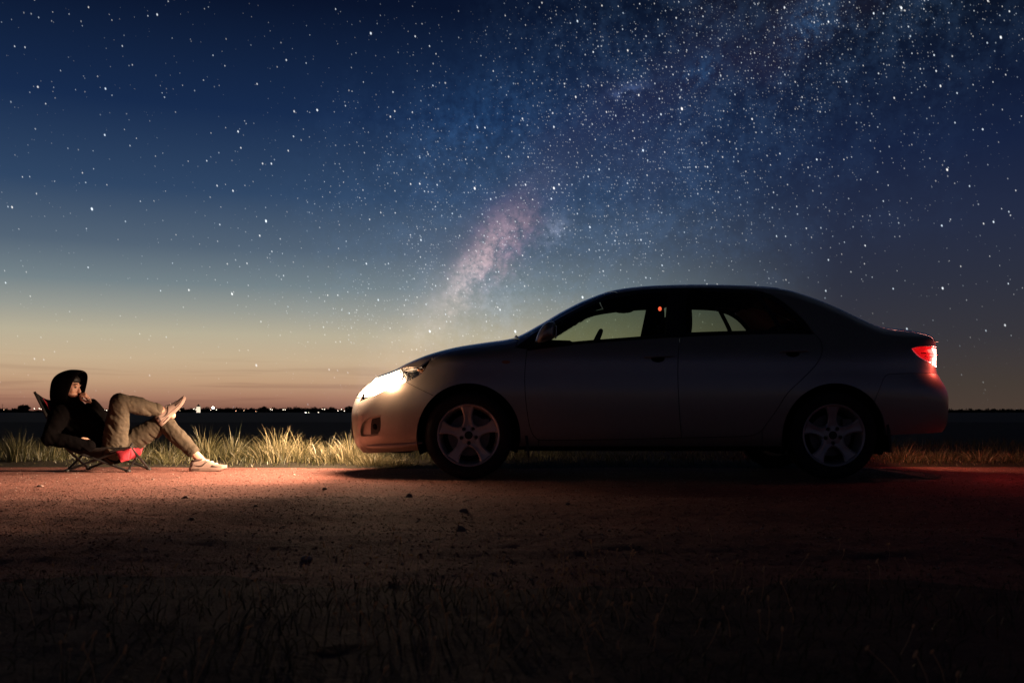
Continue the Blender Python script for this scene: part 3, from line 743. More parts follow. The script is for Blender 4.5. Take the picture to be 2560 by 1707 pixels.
# ------------------------------------------------------------------ headlamps and tail lamps
lens = both('headlamp', skin(lampL, off=.002, gap=.003, lip=.010), M_lens, (car, car))
both('lamp_housing', skin(inset(lampL, -.004), off=-.055, gap=0, lip=-.05), M_chrome, lens)
glowL = loop(spline([(q[0]-.02, q[1]) for q in h_front[1::2]]+PP((985, 929), (996, 927.5))), spline(PP((996, 927.5), (1000, 938), (996, 953))), spline(PP((996, 953), (975, 965), (945, 981))+[(h_front[1][0]-.02, h_front[1][1])]))
both('lamp_reflector', skin(inset(glowL, -.003), off=-.006, gap=0, lip=.02), M_beam, lens)
ring = spline(PP((1003, 924), (1008, 936), (1003, 952)), .01)
m = MB().tube([(x, CY-float(Wd(x, z))+.02, z) for x, z in ring], .006, 8); both('lamp_bezel', (np.array(m.V), m.F), M_chrome, lens)
sig = P(1050, 924); m = MB().ell((sig[0], CY-float(Wd(*sig))+.028, sig[1]), (.022, .016, .012)); both('signal_bulb', (np.array(m.V), m.F), M_amber, lens)
def tail_piece(off):
    a = skin(tailL, off=off, gap=.002, lip=0); b = end_patch(tl_bot+.004, tl_top-.004, -1, -.60, False, off=off, nz=10, ns=12, dmax=DR); return merge(a, b)
tl = both('tail_lamp', tail_piece(.004), M_red_lens, (car, car))
both('lamp_housing', tail_piece(-.024), M_redrib, tl)
m = MB()
for k in range(5):
    z = .905-.024*k; a = float(np.interp(z, [.80, .93], [float(xr(.8))-.10, t_tip[0]+.05])); b = float(xr(z))-.075
    both('lamp_rib', (lambda q: (np.array(q.V), q.F))(MB().tube([(x, CY-float(Wd(x, z))+.014, z) for x in np.linspace(a, b, 6)], .0045, 6)), M_ribdark, tl)
bv = []; zz = np.linspace(tl_bot+.012, tl_top-.012, 10)
Vb, Fb = [], []
for j, z in enumerate(zz):
    q = math.sin(math.pi*(j+.0)/9); d0 = .150-.03*q; d1 = .004
    for k in range(8):
        d = d0+(d1-d0)*k/7; x = float(xr(z))-d; Vb.append((x, CY-float(Wd(x, z))+.003, z))
for j in range(9):
    for k in range(7): Fb.append((j*8+k, j*8+k+1, (j+1)*8+k+1, (j+1)*8+k))
both('lamp_bulb', (np.array(Vb), Fb), M_redhot, tl)

# ------------------------------------------------------------------ wheels
def wheel(cx, cy, out):
    """out = -1: outer face towards the camera"""
    hub = empty('wheel', (cx, cy, WZ)); hub.parent = car; hub.location = Vector((cx, cy, WZ))-car.location
    def piece(nm, mb, mt, par=hub, **kw):
        V = np.array([tuple(v) for v in mb.V]); V[:, 1] = cy+(V[:, 1]-cy)*(-out); F = mb.F if out < 0 else [f[::-1] for f in mb.F]
        return build(nm, V, F, mt, par, **kw)
    c = (cx, cy, WZ)
    t = MB().lathe_y(c, [(.222, -.088), (.232, -.098), (.262, -.104), (.292, -.099), (.306, -.088), (.314, -.07), (.316, -.035), (.310, -.033), (.310, -.029), (.316, -.027), (.316, .027), (.310, .029), (.310, .033), (.316, .035), (.314, .07), (.306, .088), (.26, .10), (.222, .09)], 64)
    tyre = piece('tyre', t, M_rubber, angle=50)
    blocks = MB()
    rim = piece('rim', MB().lathe_y(c, [(.217, -.080), (.224, -.094), (.220, -.098), (.212, -.096), (.206, -.086), (.201, -.05), (.190, -.01), (.190, .08), (.215, .085)], 64), M_alloy, angle=50)
    piece('brake_disc', MB().lathe_y(c, [(.05, -.012), (.150, -.012), (.152, -.006), (.152, .004), (.05, .006)], 40), M_steel)
    piece('brake_caliper', MB().box((cx+.11, cy-.01, WZ+.06), (.07, .09, .11)), M_steel)
    piece('wheel_back', MB().lathe_y(c, [(.0, .03), (.19, .035)], 32), M_dark)
    piece('hub_plate', MB().lathe_y(c, [(.0, -.070), (.052, -.070), (.070, -.066), (.082, -.052), (.086, -.01)], 40), M_alloy)
    for k in range(5):
        an = R(92+72*k); u = np.array([math.cos(an), math.sin(an)]); v = np.array([-u[1], u[0]])
        rows = [(.058, .052, -.068), (.085, .036, -.070), (.115, .030, -.073), (.150, .034, -.078), (.180, .043, -.083), (.203, .056, -.088)]
        V, F = [], []
        for r, w, y in rows:
            for q, dy, dw in ((-1, .035, .72), (-1, .006, 1.0), (-.72, -.002, 1.0), (0, .004, 1), (.72, -.002, 1.0), (1, .006, 1.0), (1, .035, .72)):
                p = u*r+v*w*q*(dw if abs(q) == 1 else 1.0); V.append((cx+p[0], cy+y+dy, WZ+p[1]))
        for j in range(len(rows)-1):
            for i in range(6): F.append((j*7+i, j*7+i+1, (j+1)*7+i+1, (j+1)*7+i))
        mb = MB().add(V, F); piece('spoke', mb, M_alloy, rim, angle=28)
        a2 = R(92+36+72*k); p2 = (cx+.052*math.cos(a2), WZ+.052*math.sin(a2))
        piece('lug_nut', MB().lathe_y((p2[0], cy, p2[1]), [(.0, -.078), (.008, -.078), (.010, -.074), (.011, -.068), (.016, -.0715), (.016, -.064)], 6*2), M_black, rim)
    piece('center_cap', MB().lathe_y(c, [(.0, -.080), (.024, -.079), (.029, -.074), (.029, -.066)], 28), M_black, rim)
    return hub
for wx in (FW[0], RW[0]):
    wheel(wx, CY-.765, -1); wheel(wx, CY+.765, 1)

# ------------------------------------------------------------------ arches, flaps, floor, cabin
for wx in (FW[0], RW[0]):
    for sg in (-1, 1):
        V, F = [], []; n = 36; r = AR+.004
        ys_ = [CY+sg*.862, CY+sg*.52]
        for i in range(n+1):
            a = R(-22+224*i/n)
            for y in ys_: V.append((wx+r*math.cos(a), y, WZ+r*math.sin(a)))
        for i in range(n): F.append((2*i, 2*i+1, 2*i+3, 2*i+2))
        b = len(V); V.append((wx, CY+sg*.52, WZ)); F += [(2*i+1, 2*i+3, b) for i in range(n)]
        build('wheel_well', V, F, M_dark, car)
def flap(xa, za, xb, zb, zlow, sg, lean):
    V, F = [], []
    for y in (CY+sg*.60, CY+sg*.862):
        for x, z in ((xa, za), (xa+lean*.5, (za+zlow)/2+.02), (xa+lean*.72, zlow)):
            V += [(x, y, z), (x+.012+.05*(z-zlow), y, z)]
    F = [(0, 2, 3, 1), (2, 4, 5, 3), (6, 7, 9, 8), (8, 9, 11, 10), (0, 6, 8, 2), (2, 8, 10, 4), (1, 3, 9, 7), (3, 5, 11, 9), (4, 10, 11, 5), (0, 1, 7, 6)]
    build('mud_flap', V, F, M_black, car, smooth=False)
for sg in (-1, 1):
    flap(FW[0]+.352, .42, 0, 0, .155, sg, .10); flap(RW[0]+.352, .44, 0, 0, .195, sg, .06)
# dark inner shell behind the panels, so that no seam shows daylight
low = loop(spline([(-1.06, .19), (-1.10, .60), (-.95, .73), (-.6, .86), (-.2, .95), (.05, .90), (.6, .955), (1.8, 1.02), (2.2, 1.02), (2.6, 1.03), (3.10, 1.03), (3.12, .80), (3.16, .40)]), spline([(3.16, .40), (2.8, .33), (RW[0]+AR+.03, .30)]),
           circ(*RW, AR+.02, 0, 180), spline([(RW[0]-AR-.03, .30), (RW[0]-AR-.04, .21), (FW[0]+AR+.04, .21), (FW[0]+AR+.03, .30)]), circ(*FW, AR+.02, 0, 180), spline([(FW[0]-AR-.03, .30), (FW[0]-AR-.05, .19), (-1.06, .19)]))
both('inner_panel', skin(low, off=-.065, gap=0, lip=0), M_dark, (car, car))
build('front_bulkhead', *end_patch(.18, .70, -1, 1, True, off=-.06, nz=10, ns=25), M_dark, car)
fl = MB()
for a, b, w in ((-1.02, -.70, .48), (-.70, .09, .50), (.09, 1.88, .74), (1.88, 2.70, .50)):
    fl.add(*(lambda q: (q.V, q.F))(MB().box(((a+b)/2, CY, .235), (b-a, 2*w, .07))))
fl.add(*(lambda q: (q.V, q.F))(MB().box((2.90, CY, .37), (.38, 1.2, .07)))).build('floor_pan', M_dark, car, smooth=False)
MB().box((.18, CY, .55), (.05, 1.40, .68)).build('firewall', M_dark, car, smooth=False)
MB().box((2.55, CY, .60), (.06, 1.36, .66)).build('rear_bulkhead', M_dark, car, smooth=False)
ps = top_patch(cst(2.12, 2.10), cst(2.70, 2.64), lambda x: ysm(x)-.02+.05, n=8, lip=0)
V = np.array(ps[0]); V[:, 2] = np.minimum(V[:, 2]-.02, 1.035+.02*(V[:, 0]-2.1)); build('parcel_shelf', V, ps[1], M_cloth, car)
hd = top_patch(cst(.74, .82), cst(2.05, 2.0), lambda x: ysm(x)+.01, off=-.035, lip=0); build('headliner', *hd, M_cloth, car)
# dashboard
V = []; F = []
prof = [(.10, .93), (.24, 1.005), (.42, 1.00), (.50, .955), (.53, .88), (.50, .74), (.46, .55)]
for y in np.linspace(-.70, .70, 15):
    for x, z in prof: V.append((x, CY+y, z+.012*math.cos(y*2.2)-.0))
for j in range(14):
    for i in range(6): F.append((j*7+i, j*7+i+1, (j+1)*7+i+1, (j+1)*7+i))
build('dashboard', V, F, M_cloth, car)
def rounded_slab(c, d, M, rb=.5, nu=20, nv=14, e=3.2):
    V, F = [], []
    sp_ = lambda t: math.copysign(abs(math.cos(t))**(2/e), math.cos(t)); sq = lambda t: math.copysign(abs(math.sin(t))**(2/e), math.sin(t))
    for j in range(nv+1):
        th = -math.pi/2+math.pi*j/nv
        for i in range(nu):
            ph = 2*math.pi*i/nu
            V.append(M @ Vector((d[0]/2*sp_(th)*sp_(ph), d[1]/2*sp_(th)*sq(ph), d[2]/2*sq(th))) + Vector(c))
    for j in range(nv):
        for i in range(nu):
            a, b = j*nu+i, j*nu+(i+1) % nu; F.append((a, b, b+nu, a+nu))
    return V, F
def seat(x, y, w, front=True):
    e = empty('seat', (x, CY+y, .25)); e.parent = car; e.location = Vector((x, CY+y, .25))-car.location
    I = Matrix.Identity(3); L = Matrix.Rotation(R(20), 3, 'Y')
    build('cushion', *rounded_slab((x, CY+y, .50), (.50, w, .16), I), M_cloth, e, angle=180)
    build('backrest', *rounded_slab((x+.335, CY+y, .79), (.13, w, .62), L), M_cloth, e, angle=180)
    heads = (0,) if front else (-.42, 0, .42)
    for hy in heads:
        build('headrest', *rounded_slab((x+.475, CY+y+hy, 1.185 if front else 1.13), (.095, .25, .17 if front else .13), L), M_cloth, e, angle=180)
        for q in (-.06, .06): MB().tube([(x+.44, CY+y+hy+q, 1.04), (x+.468, CY+y+hy+q, 1.13)], .007, 6).build('headrest_post', M_steel, e)
seat(.80, -.36, .50); seat(.80, .36, .50); seat(1.72, 0, 1.28, False)
# steering wheel on the near (driver's) side, tilted to the driver
sw = empty('steering_wheel', (.60, CY-.36, .93)); sw.parent = car; sw.location = Vector((.60, CY-.36, .93))-car.location
Ms = Matrix.Rotation(R(-66), 3, 'Y'); cw = Vector((.60, CY-.36, .93))
MB().tube([cw+Ms @ Vector((.185*math.cos(a), .185*math.sin(a), 0)) for a in np.linspace(0, 2*math.pi, 37)], .016, 10, cap=False).build('rim', M_black, sw, angle=180)
for a in (R(0), R(125), R(235)): MB().tube([cw, cw+Ms @ Vector((.18*math.cos(a), .18*math.sin(a), 0))], [.024, .014], 8).build('spoke', M_black, sw)
MB().ell(cw, (.06, .06, .03), Ms).build('hub', M_black, sw, angle=180)
MB().tube([cw, cw+Vector((-.22, 0, -.10))], .03, 10).build('steering_column', M_black, car)
# inner mirror, grab handles, glowing bead added for a red reflection on the centre pillar
MB().ell((.62, CY, 1.30), (.015, .11, .032)).build('rear_view_mirror', M_black, car, angle=180)
for sg in (-1, 1):
    for gx in (.95, 1.86): MB().tube([(gx+.09*math.cos(a), CY+sg*.575, 1.362-.03*math.sin(a)) for a in np.linspace(0, math.pi, 9)], .009, 8).build('grab_handle', M_cloth, car, angle=180)
cl_ = P(1655, 771)
MB().ell((cl_[0]*.99, CY-float(Wd(*cl_))+.03, cl_[1]), (.013, .010, .016)).build('red_reflection_bead', M_redreflect, car, angle=180)
# centre and rear pillars inside
both('pillar_trim', skin(loop(spline([P(1672, 728), P(1722, 728), P(1728, 838), P(1662, 840)])), off=-.03, gap=0, lip=.02), M_cloth, (car, car))
# exhaust
MB().tube([(2.75, CY+.45, .31), (3.0, CY+.45, .30), (3.17, CY+.45, .295)], .026, 14).build('exhaust_pipe', M_steel, car)
# aerial on the rear screen edge
# beams of the two headlamps, with fill lamps added for wing and lamp housing
def lamp(kind, name, loc, energy, color, soft, aim=None, size=None):
    L = bpy.data.lights.new(name, kind); L.energy = energy; L.color = color; L.shadow_soft_size = soft
    if size: L.spot_size = R(size); L.spot_blend = 1.0
    o = bpy.data.objects.new(name, L); COL.objects.link(o); o.location = Vector(loc)-Vector(car.location); o.parent = car
    if aim: o.rotation_euler = Vector(aim).to_track_quat('-Z', 'Y').to_euler()
    return L
def low_beam(L):
    """dipped-beam pattern: strongest just under the cut-off, weaker steeply down, faint above and to the rear"""
    L.use_nodes = True; t = NT(L.node_tree); g = t.n('ShaderNodeTexCoord').outputs['Normal']; sx = t.n('ShaderNodeSeparateXYZ'); t.link(g, sx.inputs[0])
    e = t.ramp(t.mr(sx.outputs[2], -1, 1), [(.0, (.20,)*3+(1,)), (.20, (.44,)*3+(1,)), (.34, (.80,)*3+(1,)), (.395, (1,)*3+(1,)), (.445, (.60,)*3+(1,)), (.480, (.17,)*3+(1,)), (.51, (.07,)*3+(1,)), (.60, (.04,)*3+(1,))])
    a = t.mr(sx.outputs[0], -.93, -.02, 1, .0, 'SMOOTHSTEP')
    em = t.n('ShaderNodeEmission'); em.inputs[0].default_value = (1, 1, 1, 1); t.link(t.m('ADD', t.m('MULTIPLY', e, a), .048), em.inputs[1]); o = t.n('ShaderNodeOutputLight'); t.link(em.outputs[0], o.inputs[0])
for sg in (-1, 1):
    low_beam(lamp('POINT', 'headlamp_beam', (-1.10, CY+sg*.64, .668), 980, (1.0, .67, .43), .05))
    lamp('POINT', 'wing_fill_light', (-.93, CY+sg*.83, .735), 9, (1.0, .62, .36), .05)  # added lamp, brightens the wing, bumper corner and near ground
    lamp('POINT', 'housing_fill_light', (-.86, CY+sg*(float(Wd(-.86, .755))-.022), .755), .5, (1.0, .50, .22), .008)  # added lamp, lightens the rear of the headlamp housing from inside
    lamp('POINT', 'tail_lamp_light', (3.206, CY+sg*.69, .865), 5 if sg > 0 else 3.5, (1.0, .13, .09), .035)
lamp('SPOT', 'plate_lamp', (3.215, CY+.25, .80), 44, (1.0, .42, .24), .03, (.8, .5, -.45), 110)

# ------------------------------------------------------------------ grass
def blade_material(name, low, mid, dry, trans=.35):
    m = bpy.data.materials.new(name); m.use_nodes = True; t = NT(m.node_tree)
    at = t.n('ShaderNodeAttribute', attribute_name='tone'); v = at.outputs['Fac']
    c = t.ramp(v, [(.0, low), (.45, mid), (1.0, dry)])
    d = t.n('ShaderNodeBsdfDiffuse'); tr = t.n('ShaderNodeBsdfTranslucent'); g = t.n('ShaderNodeBsdfGlossy'); g.inputs['Roughness'].default_value = .45
    t.link(c, d.inputs[0]); t.link(c, tr.inputs[0]); g.inputs[0].default_value = (.8, .8, .75, 1)
    m1 = t.n('ShaderNodeMixShader'); m1.inputs[0].default_value = trans; t.link(d.outputs[0], m1.inputs[1]); t.link(tr.outputs[0], m1.inputs[2])
    m2 = t.n('ShaderNodeMixShader'); m2.inputs[0].default_value = .05; t.link(m1.outputs[0], m2.inputs[1]); t.link(g.outputs[0], m2.inputs[2])
    o = t.n('ShaderNodeOutputMaterial'); t.link(m2.outputs[0], o.inputs[0]); return m
M_grass = blade_material('verge_grass', (.030, .036, .012, 1), (.105, .098, .040, 1), (.38, .32, .18, 1))
M_fgrass = blade_material('trodden_grass', (.020, .024, .010, 1), (.04, .04, .017, 1), (.16, .12, .065, 1), .2)
def blades(name, X, Yv, H, lean, width, tone, m, az=None, seg=4, curl=1.0, parent=None, kind='stuff', origin=None, droop=None):
    """curved tapering blades; all arrays per blade"""
    n = len(X); r = np.random.default_rng(abs(hash(name)) % 1000 if False else 11+n)
    az = r.uniform(0, 2*np.pi, n) if az is None else az
    z0 = ground_z(X, Yv)-.01
    ux, uy = np.cos(az), np.sin(az); fa = r.uniform(0, np.pi, n); wx, wy = np.cos(fa), np.sin(fa)
    V = np.zeros((n, seg*2+1, 3)); T = np.zeros((n, seg*2+1))
    for k in range(seg+1):
        t = k/seg; bx = lean*H*(t**1.8)*curl; bz = H*(t-0.35*np.clip(lean, 0, 1.4)*t*t)
        cx, cy, cz = X+ux*bx, Yv+uy*bx, z0+bz
        w = width*(1-t)**.7*.5
        if k < seg:
            V[:, 2*k] = np.stack([cx-wx*w, cy-wy*w, cz], 1); V[:, 2*k+1] = np.stack([cx+wx*w, cy+wy*w, cz], 1)
            T[:, 2*k] = T[:, 2*k+1] = tone
        else: V[:, 2*k] = np.stack([cx, cy, cz], 1); T[:, 2*k] = tone
    pv = seg*2+1; base = (np.arange(n)*pv)[:, None]
    q = np.concatenate([base+np.array([2*k, 2*k+1, 2*k+3, 2*k+2]) for k in range(seg-1)]); tr = base+np.array([2*seg-2, 2*seg-1, 2*seg])
    me = bpy.data.meshes.new(name); off = np.array(origin if origin is not None else (0, 0, 0), float)
    me.from_pydata((V.reshape(-1, 3)-off).tolist(), [], q.tolist()+tr.tolist()); me.update()
    a = me.attributes.new('tone', 'FLOAT', 'POINT'); a.data.foreach_set('value', T.ravel())
    me.polygons.foreach_set('use_smooth', [True]*len(me.polygons))
    o = link_mesh(name, me, m, loc=tuple(off)); return o
def scatter(n, x0, x1, yf, depth, power=1.0):
    x = rng.uniform(x0, x1, n); y = yf(x)+depth*rng.uniform(0, 1, n)**power; return x, y
# short turf carpeting the verge beside the road
n = 14000; x, y = scatter(n, -7.5, 7.5, lambda q: road_edge(q)-.05, 2.2, 1.2)
cl = fbm(np.stack([x, y], 1), 1.1, 3, 77)
h = np.clip(.035+.16*np.clip(cl+.06, 0, 1)+np.abs(rng.normal(0, .035, n)), .03, .4)*np.clip((y-road_edge(x)+.08)/.35, .25, 1)
pt = fbm(np.stack([x, y*1.4], 1), .85, 3, 123)                        # bare and matted patches
keep = (pt > -.10) | (rng.uniform(0, 1, n) < .35); x, y, h, pt = x[keep], y[keep], h[keep]*np.clip(1+1.6*pt[keep], .5, 1.6), pt[keep]; n = len(x)
tag(blades('verge_grass', x, y, h, np.abs(rng.normal(.55, .35, n)), rng.uniform(.005, .011, n), np.clip(rng.normal(.24, .24, n)+.5*pt, 0, 1), M_grass), 'low green and straw-coloured grass along the far road edge', 'grass', kind='stuff')
n = 9000; x, y = scatter(n, -12, 12, lambda q: road_edge(q)+2.2, 3.0, 1.0)
tag(blades('rough_grass', x, y, np.clip(rng.normal(.13, .05, n), .04, .35), np.abs(rng.normal(.5, .3, n)), np.full(n, .007), np.clip(rng.normal(.3, .2, n), 0, 1), M_grass, seg=3), 'rough grass fading into the dark field', 'grass', kind='stuff')
# tall tufts, one by one; paler tones near the headlamp paint in its light
def at(px, py, d): return ((px-1280)*d/FPX, d, CAM_H+(HORIZON-py)*d/FPX)
def tuft(px, d, ht, spread, nb, label, tone=.55, lean=.55):
    cx = (px-1280)*d/FPX; r = rng
    X = cx+r.normal(0, spread*.42, nb); Yv = d+r.normal(0, spread*.33, nb)
    far = np.hypot(X-cx, Yv-d)/spread
    H = ht*np.clip(r.normal(.78, .18, nb), .3, 1.08)*np.clip(1.08-.45*far, .35, 1)
    a = np.arctan2(Yv-d, X-cx)+r.normal(0, .7, nb)
    H = H*np.where(r.uniform(0, 1, nb) > .93, 1.28, 1.0)                # a few stalks overtop the tuft
    o = blades('grass_tuft', X, Yv, H, np.abs(r.normal(lean*.55, .22, nb))+.45*far*lean, r.uniform(.004, .0095, nb), np.clip(r.normal(tone, .2, nb), 0, 1), M_grass, az=a, seg=5, origin=(cx, d, float(ground_z([cx], [d])[0])))
    tag(o, label, 'grass', 'tall grass tufts on the verge'); return o
tuft(45, 9.15, .34, .16, 170, 'tall grass tuft at the left picture edge, behind the chair back', .32)
tuft(120, 9.25, .22, .22, 160, 'low bushy grass tuft between chair back and picture edge', .28)
tuft(350, 9.2, .20, .22, 150, 'leaning grass tuft seen under the seated person\'s knees', .42, 1.1)
tuft(420, 9.0, .19, .20, 150, 'straw-coloured grass tuft between the two shins', .45, 1.2)
tuft(515, 9.3, .36, .13, 150, 'tallest upright grass tuft just right of the raised shoe', .40, .4)
tuft(585, 9.35, .33, .11, 110, 'narrow upright grass tuft right of the planted shoe', .42, .35)
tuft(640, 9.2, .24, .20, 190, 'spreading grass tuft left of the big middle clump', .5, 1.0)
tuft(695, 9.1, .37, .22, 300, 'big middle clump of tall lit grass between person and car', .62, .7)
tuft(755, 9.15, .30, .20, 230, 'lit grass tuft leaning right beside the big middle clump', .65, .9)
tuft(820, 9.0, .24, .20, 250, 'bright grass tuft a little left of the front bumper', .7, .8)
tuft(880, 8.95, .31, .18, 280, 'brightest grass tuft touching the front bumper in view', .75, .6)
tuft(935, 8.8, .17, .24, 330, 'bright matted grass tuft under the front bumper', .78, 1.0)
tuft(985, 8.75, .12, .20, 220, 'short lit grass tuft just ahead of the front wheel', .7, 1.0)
tuft(2260, 9.1, .19, .22, 170, 'reddish grass tuft below the rear bumper corner', .55, .8)
tuft(2350, 9.2, .16, .22, 160, 'dry reddish grass tuft right behind the rear bumper', .6, 1.0)
tuft(2450, 9.15, .19, .24, 170, 'red-lit grass tuft right of the car tail', .6, 1.1)
tuft(2535, 9.1, .15, .18, 130, 'red-lit grass tuft at the right picture edge', .6, 1.0)
# foreground: trodden grass and weeds between camera and road
def fg_y(q): return near_edge(q)
n = 10500; x = rng.uniform(-3.2, 3.2, n); y = 1.15+(fg_y(x)+.7-1.15)*rng.uniform(0, 1, n)**.9
keep = np.abs(x) < y*.60+.25; x, y = x[keep], y[keep]; n = len(x)
cl = fbm(np.stack([x, y], 1), 1.7, 3, 91); h = np.clip(.035+.13*np.clip(cl+.1, 0, 1)+rng.normal(0, .012, n), .012, .16)*np.clip((fg_y(x)+.7-y)/1.0, .15, 1)
tag(blades('trodden_grass', x, y, h, np.abs(rng.normal(.7, .4, n)), np.full(n, .0034), np.clip(rng.normal(.3, .2, n)+(rng.uniform(0, 1, n) > .985)*.7, 0, 1), M_fgrass), 'dark trodden grass in the near foreground', 'grass', kind='stuff')
# sparse blades invading the road
n = 1300; x = rng.uniform(-3.4, 3.4, n); y = 2.6+1.9*rng.uniform(0, 1, n)**1.5
tag(blades('stray_grass', x, y, rng.uniform(.012, .05, n), np.abs(rng.normal(.9, .4, n)), np.full(n, .003), np.clip(rng.normal(.5, .25, n), 0, 1), M_fgrass, seg=3), 'stray grass blades on the near side of the road', 'grass', kind='stuff')
# seed heads and dry leaf scraps standing over the foreground grass, they catch the lamp light
M_seed = blade_material('dry_seed_head', (.75, .55, .36, 1), (.75, .55, .36, 1), (.75, .55, .36, 1), .6)
m = MB(); k = 0
while k < 190:
    px_, py_ = rng.uniform(30, 2500), 1330+360*rng.uniform(0, 1)**1.1
    w = math.exp(-((px_-1480)/330)**2-((py_-1500)/110)**2)+.35*math.exp(-((px_-1050)/380)**2-((py_-1420)/110)**2)+.10
    if rng.uniform() > w: continue
    d = FPX*(CAM_H-.05)/(py_-HORIZON); x_ = (px_-1280)*d/FPX; z_ = float(ground_z([x_], [d])[0]); hh = rng.uniform(.03, .09); ln = rng.normal(0, .35)
    top = Vector((x_+hh*math.sin(ln), d, z_+hh)); L = rng.uniform(.004, .010)
    m.ell(top, (L, .0024, .0026), Matrix.Rotation(-1.1+rng.normal(0, .45), 3, 'Y'), 6, 4)
    m.tube([(x_, d, z_-.005), tuple((Vector((x_, d, z_))+top)/2+Vector((.004, 0, 0))), tuple(top)], .0007, 3, cap=False); k += 1
tag(m.build('seed_heads', M_seed), 'small dry seed heads over the foreground grass', 'seed heads', kind='stuff')

# ------------------------------------------------------------------ gravel and stones
M_stone = mat('field_stone', (.22, .14, .12, 1), .85, var=(14, .45), bump=(40, .6, .01))
M_pale = mat('pale_stone', (.42, .29, .25, 1), .8, var=(14, .35), bump=(40, .5, .008))
def rock(c, r, seed, squash=.62):
    rr = np.random.default_rng(seed); bm = bmesh.new(); bmesh.ops.create_icosphere(bm, subdivisions=3, radius=1)
    P_ = np.array([v.co[:] for v in bm.verts]); k = 1+.55*fbm(P_+seed*3.1, 1.1, 3, seed)+.15*fbm(P_+seed, 4, 2, seed+9)
    P_ = P_*k[:, None]*np.array([r, r*rr.uniform(.7, 1), r*squash]); F = [tuple(v.index for v in f.verts) for f in bm.faces]; bm.free()
    return P_+np.array(c), F
def pebbles(name, n, yf, smin, smax, m, label, seed):
    r = np.random.default_rng(seed); u = r.uniform(-1, 1, n); y = yf(r.uniform(0, 1, n)); x = u*(y*.56+.5); s = smin*(smax/smin)**(r.uniform(0, 1, n)**2.2); z = ground_z(x, y)
    O = np.array([(1, 0, 0), (-1, 0, 0), (0, 1, 0), (0, -1, 0), (0, 0, 1), (0, 0, -1), (.6, .6, .55), (-.6, .6, .5), (.6, -.6, .5), (-.6, -.6, .55)], float)
    Fo = [(4, 6, 8), (4, 7, 6), (4, 9, 7), (4, 8, 9), (6, 0, 8), (6, 2, 0), (7, 2, 6), (7, 1, 2), (9, 1, 7), (9, 3, 1), (8, 3, 9), (8, 0, 3), (5, 0, 2), (5, 2, 1), (5, 1, 3), (5, 3, 0)]
    a = r.uniform(0, 6.28, n); ca, sa = np.cos(a), np.sin(a); J = O[None]*r.uniform(.65, 1.2, (n, 10, 1))*np.stack([s*r.uniform(.8, 1.5, n), s, s*r.uniform(.45, .8, n)], 1)[:, None, :]
    V = np.stack([J[..., 0]*ca[:, None]-J[..., 1]*sa[:, None]+x[:, None], J[..., 0]*sa[:, None]+J[..., 1]*ca[:, None]+y[:, None], J[..., 2]+z[:, None]+s[:, None]*.25], -1)
    F = (np.array(Fo)[None]+(np.arange(n)*10)[:, None, None]).reshape(-1, 3)
    me = bpy.data.meshes.new(name); me.from_pydata(V.reshape(-1, 3).tolist(), [], F.tolist()); me.update()
    return tag(link_mesh(name, me, m), label, 'gravel', kind='stuff')
yroad = lambda u: 2.7+(8.55-2.7)*u**.8
pebbles('gravel', 36000, yroad, .0012, .0058, M_road, 'reddish-brown loose gravel scattered over the road', 3)
pebbles('pale_gravel', 8000, yroad, .0014, .0065, M_pale, 'paler chips of gravel scattered over the road', 4)
def stone(px, py, r_px, label, m, seed, squash=.62, group=None):
    d = FPX*CAM_H/(py-HORIZON); x_ = (px-1280)*d/FPX; r_ = r_px*d/FPX; z_ = float(ground_z([x_], [d])[0])
    V, F = rock((x_, d, z_+r_*squash*.35), r_, seed, squash)
    o = build('stone', V, F, m, origin=(x_, d, z_), angle=180); tag(o, label, 'stone', group)
stone(1023, 1241, 8, 'dark angular stone in the lit gravel in front of the front wheel', M_stone, 1, .9)
stone(1160, 1277, 11, 'low dark stone on the road below the front wheel', M_stone, 2)
stone(1152, 1322, 13, 'larger dark stone nearer the camera below the front wheel', M_stone, 3, .8)
stone(767, 1392, 15, 'pale rounded stone in the dark foreground left of centre', M_pale, 4, .5)
stone(463, 1245, 8, 'dark stone on the road right below the planted shoe', M_stone, 5, .7)
stone(812, 1220, 6, 'small dark stone in the brightest part of the gravel', M_stone, 6, .7)
stone(100, 1216, 9, 'flat dark stone on the road at lower left below the chair', M_stone, 7, .4)
stone(382, 1199, 4, 'small dark stone between the chair feet and the shoe', M_stone, 8)
stone(735, 1187, 4, 'small pale stone at the far edge of the bright gravel', M_pale, 9, .5)
stone(480, 1290, 7, 'dim brown stone on the road in the left half, below the shoe', M_stone, 10, .5)
stone(1420, 1262, 6, 'small stone in the dim gravel below the front door', M_stone, 11, .6)
stone(640, 1266, 5, 'small brown stone on the lit road midway between shoe and car', M_stone, 12, .6)

